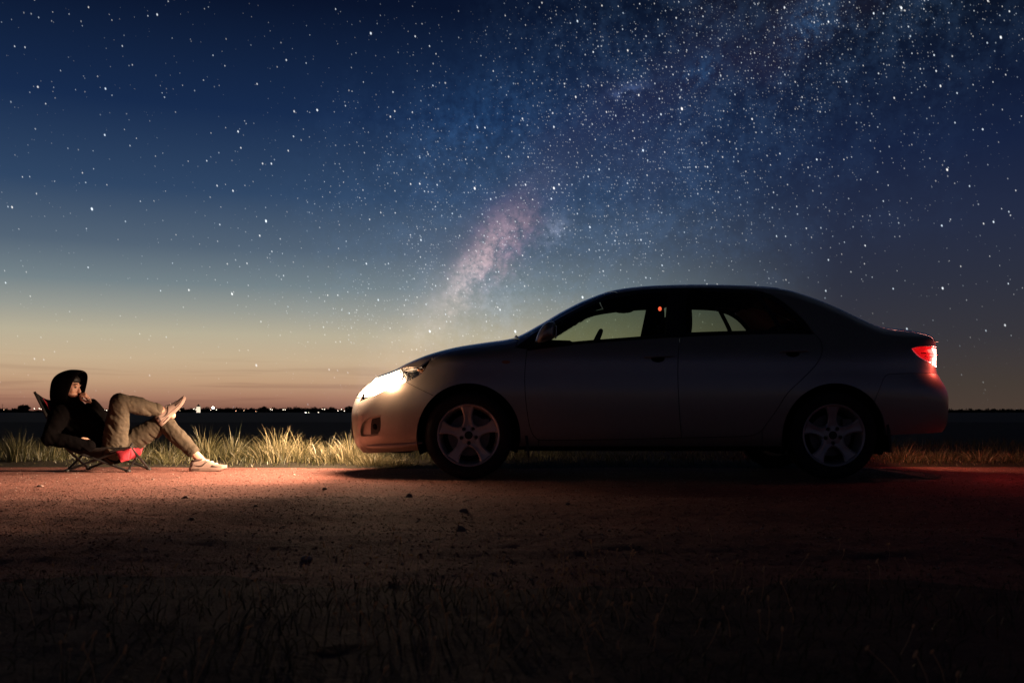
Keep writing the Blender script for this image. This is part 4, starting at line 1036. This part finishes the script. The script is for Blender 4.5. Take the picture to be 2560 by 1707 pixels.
# ------------------------------------------------------------------ far off: woods, single trees, village lamps
M_leaf = mat('distant_foliage', (.030, .034, .020, 1), .9, var=(.3, .4), coord='Object')
M_trunk = mat('tree_bark', (.05, .038, .028, 1), .9, var=(2, .3))
def leaf_cloud(c, rx, rz, n, r, leaf):
    """leaf-clump faces spread through a crown"""
    U = r.normal(0, 1, (n, 3)); U /= np.linalg.norm(U, axis=1)[:, None]; U *= (r.uniform(.25, 1, n)**.5)[:, None]
    lob = 1+.5*fbm(U*1.6+r.uniform(0, 99), 1.3, 3, 5)
    C = np.array(c)+U*lob[:, None]*np.array([rx, rx, rz]); A = r.normal(0, 1, (n, 3)); B = r.normal(0, 1, (n, 3))
    A *= leaf/np.linalg.norm(A, axis=1)[:, None]; B *= leaf/np.linalg.norm(B, axis=1)[:, None]
    V = np.stack([C-A-B*.4, C+A-B*.5, C+A*.8+B, C-A*.7+B*.9], 1).reshape(-1, 3)
    return V, [tuple(range(4*i, 4*i+4)) for i in range(n)]
def far_tree(px, py_top, d, wpx, label, slim=1.0):
    x_ = (px-1280)*d/FPX; top = CAM_H+(HORIZON-py_top)*d/FPX; w = wpx*d/FPX/2; r = np.random.default_rng(int(px))
    e = empty('far_tree', (x_, d, -.08), label=label, cat='tree', group='trees on the horizon')
    tr = MB().tube([(x_, d, -.1), (x_+.1, d, top*.4), (x_, d, top*.8)], [.28, .2, .08], 7)
    for k in range(4):
        a = k*1.7; tr.tube([(x_, d, top*(.35+.1*k)), (x_+w*.55*math.cos(a), d+w*.5*math.sin(a), top*(.55+.1*k))], [.12, .04], 5)
    tr.build('trunk', M_trunk, e)
    V, F = leaf_cloud((x_, d, top*.58), w, top*.40, 260, r, max(.35, w*.17)); build('crown', V, F, M_leaf, e, smooth=False)
far_tree(660, 1016, 1250, 20, 'rounded tree standing above the horizon, beyond the big middle clump of grass')
far_tree(575, 1021, 1300, 24, 'low broad tree on the horizon right of the brightest village light')
far_tree(700, 1021, 1260, 16, 'small tree on the horizon right of the rounded tree')
far_tree(735, 1022, 1240, 22, 'broad low tree on the horizon, left of the bright floodlight')
far_tree(775, 1021, 1230, 16, 'pointed small tree just right of the bright floodlight')
far_tree(829, 1017, 1220, 16, 'tall pointed tree on the horizon near the car nose')
far_tree(874, 1015, 1200, 26, 'large tree on the horizon beside the car nose')
far_tree(300, 1015, 1350, 6, 'thin tree on the horizon left of the raised knee')
far_tree(455, 1018, 1400, 14, 'small tree on the horizon above the raised shoe')
far_tree(60, 1012, 1300, 30, 'broad tree on the horizon left of the chair back')
def wood(name, x0, x1, d, zf, label, step=5.0):
    r = np.random.default_rng(3+int(d)); m = MB(); x_ = x0
    while x_ < x1:
        hgt = zf(x_)*r.uniform(.72, 1.1); w = r.uniform(3, 6.5); y_ = d+r.uniform(-18, 18)
        V, F = leaf_cloud((x_, y_, hgt*.5), w, hgt*.55, 46, r, 1.15); m.add(V, F); x_ += step*r.uniform(.5, 1.2)
    V = []; F = []; xs = np.arange(x0, x1, 6.0)                     # undergrowth closing the foot of the wood
    for i, q in enumerate(xs): V += [(q, d, -.2), (q, d, zf(q)*(.62+.18*vnoise(np.array([[q*.11, 0.]]), 1, 3)[0])), (q, d+9, -.2)]
    for i in range(len(xs)-1): F += [(3*i, 3*i+3, 3*i+4, 3*i+1), (3*i+1, 3*i+4, 3*i+5, 3*i+2)]
    m.add(V, F); tag(m.build(name, M_leaf, smooth=False), label, 'wood', kind='stuff')
wood('left_wood', -900, -120, 1450, lambda q: 5.2+2.2*math.sin(q*.013)+1.2*math.sin(q*.041+1), 'far dark wood along the left half of the horizon')
wood('right_wood', 250, 1050, 1500, lambda q: 4.6+.5*math.sin(q*.02), 'far dark wood along the right end of the horizon')
M_pole = mat('lamp_post_metal', (.06, .06, .06, 1), .6, metal=.5)
def lampmat(nm, col, es): return mat(nm, (.9, .8, .6, 1), .5, emit=col, es=es)
M_lw = lampmat('village_lamp_white', (1.0, .86, .66, 1), 7); M_lo = lampmat('village_lamp_amber', (1.0, .62, .34, 1), 4); M_ls = lampmat('floodlight_white', (1.0, .93, .78, 1), 20)
def village_lamp(px, py, d, rad, mt, label, group='village lamps on the horizon', name='street_lamp'):
    x_, _, z_ = at(px, py, d); e = empty(name, (x_, d, -.08), label=label, cat='lamp'); 
    if group: e['group'] = group
    MB().tube([(x_, d, -.1), (x_, d, z_)], [.12, .07], 6).build('post', M_pole, e)
    MB().ell((x_, d-.2, z_), (rad, rad, rad*.8), None, 10, 6).build('lamp_head', mt, e, angle=180)
village_lamp(533, 1019, 1150, 1.3, M_ls, 'brightest white light on the horizon, right of the raised shoe', name='floodlight', group=None)
village_lamp(764, 1032.5, 900, .75, M_ls, 'bright white floodlight low on the horizon above the big middle grass clump', name='floodlight', group=None)
village_lamp(855, 1033, 900, .6, M_ls, 'bright white floodlight on the horizon next to the car nose', name='floodlight', group=None)
ORD = ('first', 'second', 'third', 'fourth', 'fifth', 'sixth', 'seventh', 'eighth', 'ninth', 'tenth', 'eleventh', 'twelfth', 'thirteenth')
for k_, (px_, py_) in enumerate(sorted(((86, 1021), (98, 1021), (103, 1021.5), (262, 1025), (272, 1024.5), (278, 1024), (267, 1025)))): village_lamp(px_, py_, 1000, .34, M_lw, ORD[k_]+' from left of the tiny horizon lamps between chair back and raised knee')
for k_, (px_, py_) in enumerate(sorted(((485, 1022), (490, 1023), (541, 1024), (527, 1024.5)))): village_lamp(px_, py_, 1100, .34, M_lw, ORD[k_]+' from left of the tiny lamps beside the brightest horizon light')
for k_, (px_, py_) in enumerate(sorted(((676, 1022), (680, 1024), (708, 1024), (713, 1024), (806, 1022.5), (811, 1023), (796, 1031), (801, 1032), (845, 1026.5), (854, 1023), (861, 1027), (772, 1031), (757, 1033)))): village_lamp(px_, py_, 1050, .32, M_lw, ORD[k_]+' from left of the tiny horizon lamps between middle grass clump and car nose')
for k_, (px_, py_) in enumerate(sorted(((10, 1024), (610, 1026), (640, 1028), (590, 1027), (450, 1026)))): village_lamp(px_, py_, 1200, .34, M_lo, ORD[k_]+' from left of the faint amber lamps on the horizon')
# white tower of the village, its floodlighting given to the wall as glow
x_, _, zt_ = at(496, 1012, 1150); e = empty('church_tower', (x_, 1150, -.08), label='small floodlit white tower on the horizon above the raised shoe', cat='tower')
M_tower = mat('self_lit_white_wall', (.8, .74, .62, 1), .8, var=(.4, .2), emit=(1, .82, .6, 1), es=1.1)  # wall emits by itself in place of floodlights
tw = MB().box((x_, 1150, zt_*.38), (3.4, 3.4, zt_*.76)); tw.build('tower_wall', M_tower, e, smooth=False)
b = zt_*.76; MB().add([(x_-2, 1148, b), (x_+2, 1148, b), (x_+2, 1152, b), (x_-2, 1152, b), (x_, 1150, zt_+1.2)], [(0, 1, 4), (1, 2, 4), (2, 3, 4), (3, 0, 4), (3, 2, 1, 0)]).build('tower_roof', M_trunk, e, smooth=False)
# thin masts above the tree line
for k, (px_, py_) in enumerate(((6, 1009), (276, 1012), (284, 1011))):
    x_, _, z_ = at(px_, py_, 1400); mm = MB().tube([(x_, 1400, -.1), (x_, 1400, z_)], [.35, .15], 5); mm.tube([(x_-1.6, 1400, z_*.86), (x_+1.6, 1400, z_*.86)], .12, 4)
    tag(mm.build('mast', M_pole, origin=(x_, 1400, -.1)), ('thin mast on the horizon at the far left picture edge', 'thin mast on the horizon, left one of two near the knee', 'thin mast on the horizon, right one of two near the knee')[k], 'mast')

# ------------------------------------------------------------------ the folding chair
M_frame = mat('black_tube_steel', (.014, .013, .013, 1), .42, spec=.5, var=(25, .3))
M_fab = mat('black_chair_fabric', (.016, .013, .013, 1), .85, spec=.2, var=(40, .4), bump=(160, .3, .002))
M_redfab = mat('red_chair_fabric', (.30, .022, .035, 1), .7, spec=.25, var=(22, .3), bump=(120, .3, .002))
GZ = lambda x, y: float(ground_z([x], [y])[0])
YN, YF = 7.90, 8.32
chair = empty('folding_chair', (-3.3, 8.1, 0), label='low folding camp chair with black frame and red seat front under the person', cat='chair')
feet = {('f', 'n'): (-3.06, YN+.03), ('f', 'f'): (-3.03, YF-.02), ('r', 'n'): (-3.555, YN+.05), ('r', 'f'): (-3.53, YF-.02)}
cor = {('f', 'n'): (-3.02, YN-.02, .205), ('f', 'f'): (-3.095, YF+.02, .185), ('r', 'n'): (-3.53, YN-.01, .19), ('r', 'f'): (-3.53, YF+.02, .19)}
def leg_tube(a, b, bow=0):
    (x0, y0) = feet[a]; p0 = Vector((x0, y0, GZ(x0, y0)+.012)); p1 = Vector(cor[b]); MB().tube([p0, p0.lerp(p1, .5)+Vector((0, 0, bow)), p1], .0095, 8).build('leg', M_frame, chair)
for a, b in ((('f', 'n'), ('r', 'n')), (('r', 'n'), ('f', 'n')), (('f', 'f'), ('r', 'f')), (('r', 'f'), ('f', 'f')), (('f', 'n'), ('f', 'f')), (('f', 'f'), ('f', 'n')), (('r', 'n'), ('r', 'f')), (('r', 'f'), ('r', 'n'))): leg_tube(a, b)
for (x0, y0) in feet.values(): MB().lathe_y((x0, y0, 0), [(0, 0)], 3) if False else MB().ell((x0, y0, GZ(x0, y0)+.012), (.024, .022, .014), None, 12, 8).build('foot', M_frame, chair, angle=180)
# a front stub carries each seat corner
for k in ('n', 'f'):
    q = cor[('f', k)]; MB().tube([q, (q[0]+.015, q[1], q[2]+.03)], .010, 8).build('corner_joint', M_frame, chair)
# back uprights, leaning away
bt = {'n': (-3.765, YN-.05, .640), 'f': (-3.75, YF+.05, .635)}
for k in ('n', 'f'):
    a = Vector(cor[('r', k)]); b_ = Vector(bt[k]); MB().tube([a, a.lerp(b_, .5)+Vector((-.012, 0, -.006)), b_], .0105, 8).build('back_post', M_frame, chair)
def cloth_patch(c00, c10, c01, c11, sag, n=16, noise=.006, seed=1, curve=None):
    V = []; F = []
    for j in range(n+1):
        for i in range(n+1):
            u, v = i/n, j/n; p = Vector(c00)*(1-u)*(1-v)+Vector(c10)*u*(1-v)+Vector(c01)*(1-u)*v+Vector(c11)*u*v
            s_ = math.sin(math.pi*u)*math.sin(math.pi*v); p += Vector(sag)*(s_**.8)
            if curve: p += curve(u, v)
            V.append(p)
    A = np.array([tuple(p) for p in V]); A[:, 2] += noise*2*fbm(A+seed, 14, 3, seed)
    for j in range(n):
        for i in range(n): F.append((j*(n+1)+i, j*(n+1)+i+1, (j+1)*(n+1)+i+1, (j+1)*(n+1)+i))
    return A, F
def thick(o, t):
    md = o.modifiers.new('thickness', 'SOLIDIFY'); md.thickness = t; md.offset = 0; return o
thick(build('seat_sling', *cloth_patch(cor[('r', 'n')], cor[('f', 'n')], cor[('r', 'f')], cor[('f', 'f')], (0, 0, -.105)), M_fab, chair, angle=180), .004)
thick(build('back_sling', *cloth_patch(cor[('r', 'n')], bt['n'], cor[('r', 'f')], bt['f'], (-.05, 0, -.05), curve=lambda u, v: Vector((0, 0, -.13*max(0, u-.55)*math.sin(math.pi*v)))), M_fab, chair, angle=180), .004)
q = [Vector(bt['n']), Vector(bt['f'])]
thick(build('back_lining', *cloth_patch(Vector(cor[('r', 'n')]).lerp(q[0], .62)+Vector((.016, 0.05, .008)), Vector(cor[('r', 'n')]).lerp(q[0], .90)+Vector((.014, .05, .0)), Vector(cor[('r', 'f')]).lerp(q[1], .62)+Vector((.016, -.05, .008)), Vector(cor[('r', 'f')]).lerp(q[1], .90)+Vector((.014, -.05, 0)), (-.035, 0, -.04), n=12, curve=lambda u, v: Vector((0, 0, -.075*u*math.sin(math.pi*v)))), M_redfab, chair, angle=180), .003)
# red front edge of the seat, hanging below the corners, seen on the near side
A = [Vector((-3.135, YN-.025, .165)), Vector((-3.015, YN-.03, .192)), Vector((-3.085, YF+.02, .180)), Vector((-3.06, YN+.05, .095)), Vector((-3.095, YN-.02, .085))]
thick(build('front_flap', *cloth_patch(A[0], A[1], A[4], A[3], (0, -.022, -.01), n=14, noise=.012, seed=5), M_redfab, chair, angle=180), .003)
thick(build('front_edge', *cloth_patch(A[1], A[2], A[3], Vector((-3.13, YF-.02, .11)), (.035, 0, -.01), n=14, noise=.010, seed=8), M_redfab, chair, angle=180), .003)
MB().tube([(-3.17, YN-.04, .168), (-3.09, YN-.045, .187), (-3.01, YN-.035, .207)], .016, 8, flat=.5).build('seat_strap', M_frame, chair)

# ------------------------------------------------------------------ the person
M_skin = mat('skin', (.52, .29, .21, 1), .55, spec=.35, var=(30, .12)); M_skin.node_tree.nodes['Principled BSDF'].inputs['Subsurface Weight'].default_value = .12
M_hood = mat('black_hoodie_cloth', (.0030, .0024, .0027, 1), .95, spec=.04, var=(30, .4), bump=(220, .25, .002))
M_jean = mat('olive_brown_denim', (.046, .035, .024, 1), .85, spec=.2, var=(16, .28), bump=(300, .3, .002))
M_shoe = mat('pale_shoe_leather', (.30, .215, .185, 1), .6, var=(18, .14)); M_sole = mat('shoe_sole_rubber', (.26, .175, .145, 1), .7, var=(24, .2)); M_shoed = mat('dark_shoe_suede', (.06, .035, .03, 1), .85, var=(30, .3)); M_lace = mat('shoe_lace', (.62, .52, .48, 1), .8)
M_hair = mat('dark_hair', (.007, .005, .004, 1), .6, var=(60, .3)); M_eye = mat('eye_dark', (.02, .015, .012, 1), .2)
person = empty('person', (-3.2, 8.1, 0), label='person in black hoodie and olive jeans lounging in the low chair, one ankle on knee', cat='person')
def caps(parts, name, m, voxel, smooth=4, disp=None, parent=person):
    """union of tapered limbs and ellipsoids, remeshed into one continuous skin"""
    mb = MB()
    for p in parts:
        if p[0] == 'c':
            _, a, ra, b_, rb = p; a, b_ = Vector(a), Vector(b_)
            mb.tube([a, b_], [ra, rb], 14); mb.ell(a, (ra,)*3, None, 14, 8); mb.ell(b_, (rb,)*3, None, 14, 8)
        else: mb.ell(p[1], p[2], p[3] if len(p) > 3 else None, 20, 12)
    o = build(name+'_raw', mb.V, mb.F, m, None, smooth=False)
    md = o.modifiers.new('r', 'REMESH'); md.mode = 'VOXEL'; md.voxel_size = voxel; md.use_smooth_shade = True
    sm = o.modifiers.new('s', 'SMOOTH'); sm.factor = .5; sm.iterations = smooth
    dg = bpy.context.evaluated_depsgraph_get(); me = bpy.data.meshes.new_from_object(o.evaluated_get(dg)); me.name = name
    bpy.data.objects.remove(o)
    V = np.zeros(len(me.vertices)*3); me.vertices.foreach_get('co', V); V = V.reshape(-1, 3)
    if disp is not None:
        N = np.zeros(len(me.vertices)*3); me.vertices.foreach_get('normal', N); V = V+N.reshape(-1, 3)*disp(V)[:, None]
    V = V-np.array(base_of(parent)); me.vertices.foreach_set('co', V.ravel()); me.update()
    me.polygons.foreach_set('use_smooth', [True]*len(me.polygons)); me.materials.clear()
    return link_mesh(name, me, m, parent)
hipR, hipL = (-3.19, 7.99, .205), (-3.19, 8.20, .20)
kneeR, ankR = (-3.105, 7.885, .560), (-2.862, 8.14, .492)
kneeL, ankL = (-2.868, 8.20, .398), (-2.580, 8.13, .130)
pel, waist, chest, neck0 = (-3.235, 8.09, .195), (-3.37, 8.09, .27), (-3.52, 8.09, .40), (-3.605, 8.085, .53)
shR, shL = (-3.60, 7.935, .465), (-3.585, 8.255, .47)
elR, wrR = (-3.645, 7.845, .275), (-3.455, 7.865, .235)
elL, wrL = (-3.375, 8.265, .400), (-3.430, 8.115, .560)
HC = Vector((-3.598, 8.065, .682)); HM = (Matrix.Rotation(R(-3), 3, 'Z') @ Matrix.Rotation(R(10), 3, 'Y'))    # face to the car, a little to the camera
def hp(x, y, z): return HC+HM @ Vector((x, y, z))
skinp = [('c', pel, .105, waist, .10), ('c', waist, .10, chest, .12), ('c', chest, .115, neck0, .06), ('c', neck0, .052, hp(-.02, 0, -.06), .05), ('c', shR, .05, neck0, .05), ('c', shL, .05, neck0, .05),
         ('c', shR, .048, elR, .038), ('c', elR, .036, wrR, .025), ('c', shL, .048, elL, .038), ('c', elL, .036, wrL, .025),
         ('c', hipR, .078, kneeR, .052), ('c', kneeR, .052, ankR, .034), ('c', hipL, .078, kneeL, .052), ('c', kneeL, .052, ankL, .034),
         ('c', ankL, .036, (-2.500, 8.12, .055), .030), ('c', ankR, .034, (-2.790, 8.17, .455), .030),
         # head: skull, forehead, cheeks, jaw, chin, nose, lips, brow, ears
         ('e', hp(-.012, 0, .022), (.092, .074, .092), HM), ('e', hp(.030, 0, .000), (.058, .062, .090), HM), ('e', hp(.034, 0, -.055), (.050, .050, .048), HM), ('e', hp(.066, 0, -.086), (.021, .024, .018), HM),
         ('c', hp(.082, 0, .020), .008, hp(.104, 0, -.018), .0115), ('e', hp(.096, 0, -.022), (.012, .016, .009), HM), ('e', hp(.080, 0, -.048), (.011, .022, .0055), HM), ('e', hp(.077, 0, -.060), (.011, .019, .006), HM),
         ('c', hp(.076, -.035, .030), .010, hp(.076, .035, .030), .010), ('e', hp(.056, -.038, -.018), (.022, .020, .022), HM), ('e', hp(.056, .038, -.018), (.022, .020, .022), HM),
         ('e', hp(-.005, -.075, .0), (.020, .008, .030), HM), ('e', hp(-.005, .075, .0), (.020, .008, .030), HM)]
def hand(wr, d, n, thumb, curl, size=1.0):
    """palm, four jointed fingers of unequal length, thumb off the side of the palm"""
    wr, d, n = Vector(wr), Vector(d).normalized(), Vector(n).normalized(); n = (n-d*n.dot(d)).normalized(); s_ = Vector(thumb); s_ = (s_-d*s_.dot(d)-n*s_.dot(n)).normalized()
    out = []
    for i, (o_, L) in enumerate(((.030, .072), (.010, .080), (-.010, .074), (-.029, .058))):
        k = wr+d*.082*size+s_*o_*size; out.append(('c', wr+d*.012+s_*o_*.55*size, .0135*size, k, .0105*size)); p, a = k, 0
        for j, f in enumerate((.45, .32, .23)):
            a += curl[j]*(1+.06*i); dd = d*math.cos(a)-n*math.sin(a); p2 = p+dd*L*f*size; out.append(('c', p, (.0088-.0008*j)*size, p2, (.0082-.0009*j)*size)); p = p2
    p = wr+d*.022+s_*.026; t1 = p+(d*.6+s_*.75-n*.35).normalized()*.040; t2 = t1+(d*.95+s_*.15-n*.35).normalized()*.030; t3 = t2+(d*.9-s_*.15-n*.5).normalized()*.022
    out += [('c', p, .013, t1, .0105), ('c', t1, .0102, t2, .009), ('c', t2, .009, t3, .0075)]
    return out
skinp += hand(wrR, (.85, .05, -.15), (-.1, -.9, .4), (.2, -.1, .9), (.35, .5, .4))
skinp += hand(wrL, (-.28, -.42, .55), (.75, .1, .55), (-.2, -.75, -.1), (1.0, 1.3, .8))
caps(skinp, 'body', M_skin, .0052, 2)
for sy in (-.029, .029): MB().ell(hp(.0765, sy, .012), (.009, .012, .008), HM, 12, 8).build('eye', M_eye, person, angle=180)
for sy in (-.032, .032): MB().tube([hp(.083, sy-.014, .034), hp(.087, sy, .039), hp(.081, sy+.016, .034)], .0035, 6).build('eyebrow', M_hair, person)
MB().ell(hp(.020, 0, .068), (.066, .066, .042), HM, 18, 10).build('hair', M_hair, person, angle=180)
# jeans
def folds(amp, sx, seed):
    def f(V):
        Q = V*np.array([1.0, 1.0, 1.0]); d = Q[:, [0]]*.8+Q[:, [2]]*.6
        w = fbm(np.concatenate([Q[:, [0]]*.6-Q[:, [2]]*.5, d*2.2, Q[:, [1]]*.6], 1), sx, 3, seed); w2 = fbm(V, 9, 3, seed+7)
        return amp*(np.abs(w)*-2.6+.55)+amp*.9*w2
    return f
caps([('c', pel, .128, waist, .118), ('c', hipR, .100, kneeR, .070), ('c', kneeR, .068, Vector(kneeR).lerp(Vector(ankR), .5), .066), ('c', Vector(kneeR).lerp(Vector(ankR), .5), .066, Vector(kneeR).lerp(Vector(ankR), .86), .052),
      ('c', hipL, .100, kneeL, .070), ('c', kneeL, .068, Vector(kneeL).lerp(Vector(ankL), .5), .064), ('c', Vector(kneeL).lerp(Vector(ankL), .5), .063, Vector(kneeL).lerp(Vector(ankL), .88), .050), ('c', hipR, .095, hipL, .095)],
     'jeans', M_jean, .0075, 5, folds(.016, 12, 3))
# turned-up cuffs
for k_, a_, w_ in ((kneeR, ankR, .053), (kneeL, ankL, .051)):
    a2, b2 = Vector(k_).lerp(Vector(a_), .80), Vector(k_).lerp(Vector(a_), .90); MB().tube([a2, a2.lerp(b2, .1), b2, b2+(b2-a2)*.02], [w_*.97, w_*1.03, w_*1.0, w_*.86], 20).build('trouser_cuff', M_jean, person, angle=80)
# hoodie: torso and sleeves
caps([('c', pel, .135, waist, .140), ('c', waist, .140, chest, .150), ('c', chest, .150, (-3.575, 8.09, .495), .105), ('c', shR, .074, shL, .074), ('c', shR, .072, elR, .060), ('c', elR, .058, Vector(elR).lerp(Vector(wrR), 1.30), .046), ('c', Vector(elR).lerp(Vector(wrR), 1.2), .046, Vector(elR).lerp(Vector(wrR), 1.58), .043),
      ('c', shL, .072, elL, .060), ('c', elL, .058, Vector(elL).lerp(Vector(wrL), .9), .043), ('c', (-3.575, 8.09, .49), .11, (-3.635, 8.085, .600), .088), ('e', (-3.26, 8.09, .25), (.10, .16, .08))],
     'hoodie', M_hood, .0085, 5, folds(.012, 10, 9))
# hood: a soft shell open to the front, its rim standing proud of the face
V, F = [], []; NS, NR = 30, 18
for j in range(NR+1):
    t = j/NR                                                     # 0 = rim, 1 = back of the head
    x_ = .106-.232*t; w = .108*math.sqrt(max(0, 1-max(0, (t-.25)/.77)**2.4))+.004; h_ = .138*math.sqrt(max(0, 1-max(0, (t-.30)/.72)**2.2))+.004; zc = .012-.03*t
    rimw = 1.0-.10*math.exp(-(t/.06)**2)
    for i in range(NS+1):
        a = R(-62+304*i/NS); ca, sa = math.cos(a), math.sin(a)
        dx_ = -(.040 if ca < 0 else .010)*(1-t)*max(0, -sa+.75)*abs(ca)**.5               # the rim slopes back towards the jaw
        yy = w*rimw*math.copysign(abs(ca)**.72, ca); zz = zc+h_*rimw*(math.copysign(abs(sa)**.68, sa) if sa > 0 else sa*1.45)
        p = hp(x_+dx_, yy, zz); V.append(p)
for j in range(NR):
    for i in range(NS): F.append((j*(NS+1)+i, j*(NS+1)+i+1, (j+1)*(NS+1)+i+1, (j+1)*(NS+1)+i))
A = np.array([tuple(v) for v in V]); A += (.010*fbm(A, 11, 3, 4))[:, None]*(A-np.array(HC))/.12
hd_ = thick(build('hood', A, F, M_hood, person, angle=180), .007)
md = hd_.modifiers.new('soft', 'SUBSURF'); md.levels = 1; md.render_levels = 1
# draw cord tips
for sy in (-.03, .03): MB().tube([hp(.03, sy, -.13), hp(.045, sy*1.1, -.18), hp(.04, sy*1.2, -.23)], .0035, 6).build('draw_cord', M_lace, person)

# shoes
def shoe(org, fwd, up, side):
    fwd = Vector(fwd).normalized(); up = Vector(up); up = (up-fwd*up.dot(fwd)).normalized(); lat = up.cross(fwd); org = Vector(org)
    def T_(x, y, z): return org+fwd*x+lat*y+up*z
    e = empty('shoe', org); e.parent = person; e.location = org-Vector(person.location)
    rows = [(-.088, .018, .050), (-.082, .029, .074), (-.065, .035, .090), (-.035, .038, .094), (-.005, .0385, .090), (.030, .040, .092), (.060, .042, .086), (.090, .0445, .074), (.120, .0465, .061), (.150, .0460, .050), (.175, .040, .041), (.192, .030, .034), (.201, .014, .028)]
    spring = lambda x: .020*max(0, (x-.105)/.095)**2
    V, F = [], []; n = 16
    for x, w, h in rows:
        for i in range(n+1):
            a = math.pi*i/n; c_, s_ = math.cos(a), math.sin(a); V.append(T_(x, w*math.copysign(abs(c_)**.7, c_)*(1-.25*max(0, s_)**3), .024+spring(x)+(h-.024)*abs(s_)**.75))
    for j in range(len(rows)-1):
        for i in range(n): F.append((j*(n+1)+i, j*(n+1)+i+1, (j+1)*(n+1)+i+1, (j+1)*(n+1)+i))
    F += [tuple(range(n+1)), tuple(range((len(rows)-1)*(n+1), len(rows)*(n+1)))[::-1]]
    build('upper', V, F, M_shoe, e, angle=70)
    V, F = [], []; so = [(x, w+.005) for x, w, h in rows]; so[0] = (-.094, .020); so[-1] = (.208, .018)
    for x, w in so:
        z0 = spring(x)*1.0; zt = z0+(.034 if x < .02 else .034-.008*min(1, (x-.02)/.1))
        for y, z in ((-w*.92, z0), (-w, z0+.006), (-w, zt-.003), (-w*.93, zt), (w*.93, zt), (w, zt-.003), (w, z0+.006), (w*.92, z0)): V.append(T_(x, y, z))
    for j in range(len(so)-1):
        for i in range(8): F.append((j*8+i, j*8+(i+1) % 8, (j+1)*8+(i+1) % 8, (j+1)*8+i))
    F += [tuple(range(8))[::-1], tuple(range((len(so)-1)*8, len(so)*8))]
    sole = build('sole', V, F, M_sole, e, angle=40)
    # dark heel counter, collar, toe guard
    MB().tube([T_(-.030+.046*math.cos(a), .031*math.sin(a), .090+.006*math.cos(a)) for a in np.linspace(0, 2*math.pi, 25)], .0075, 8, cap=False).build('collar', M_shoed, e, angle=180)
    def wrap(x, z, sgn, o=.0025):
        w = float(np.interp(x, [r_[0] for r_ in rows], [r_[1] for r_ in rows])); h = float(np.interp(x, [r_[0] for r_ in rows], [r_[2] for r_ in rows])); zr = min(1, max(0, (z-.024)/(h-.024)))
        s_ = zr**(1/.75); c_ = math.sqrt(max(0, 1-s_*s_)); return T_(x, sgn*(w*c_**.7*(1-.25*s_**3)+o), z+spring(x))
    def decal(nm, outline, m_, sgn):
        up_, lo_ = outline; V = [wrap(x, z, sgn) for x, z in up_]+[wrap(x, z, sgn) for x, z in lo_]; k = len(up_); F = [(i, i+1, k+i+1, k+i) for i in range(k-1)]
        return thick(build(nm, V, F, m_, e, angle=180), .0015)
    for sgn in (-1, 1):
        t = np.linspace(0, 1, 14)
        lo_ = [(-.055+.125*u, .058-.020*math.sin(math.pi*min(1, u*1.05))**.9+.030*max(0, u-.62)/.38*.9) for u in t]
        up_ = [(-.055+.125*u, .058-.020*math.sin(math.pi*min(1, u*1.05))**.9+.030*max(0, u-.62)/.38*.9+.0135*math.sin(math.pi*u**1.7)**.8) for u in t]
        decal('curved_mark', (up_, lo_), M_shoed, sgn)
        decal('heel_panel', ([(x, .074) for x in np.linspace(-.080, -.050, 5)], [(x, .036) for x in np.linspace(-.083, -.060, 5)]), M_shoed, sgn)
        decal('toe_panel', ([(x, .045-.35*(x-.12)) for x in np.linspace(.105, .185, 8)], [(x, .034-.10*(x-.12)) for x in np.linspace(.095, .19, 8)]), M_shoed, sgn)
        bar = [T_(x, sgn*(float(np.interp(x, [r_[0] for r_ in rows], [r_[1] for r_ in rows]))+.0066), z) for z in (.011, .020) for x in np.linspace(-.062, .0, 6)]
        build('sole_window', bar, [(i, i+1, 7+i, 6+i) for i in range(5)], M_shoed, sole)
    for k in range(5):
        x = .045+.019*k; h = float(np.interp(x, [r_[0] for r_ in rows], [r_[2] for r_ in rows]))
        MB().tube([T_(x+.006*(-1)**k+(.004 if y > 0 else -.004), y, h-.18*abs(y)-.9*y*y*6+.0025) for y in np.linspace(-.021, .021, 7)], .0028, 6).build('lace', M_lace, e, angle=180)
    return e
shoe((-2.532, 8.115, GZ(-2.5, 8.115)+.0), (1, -.06, .015), (0, 0, 1), 1)
shoe((-2.806, 8.165, .432), (.60, .22, .68), (-.70, -.30, .55), 1)
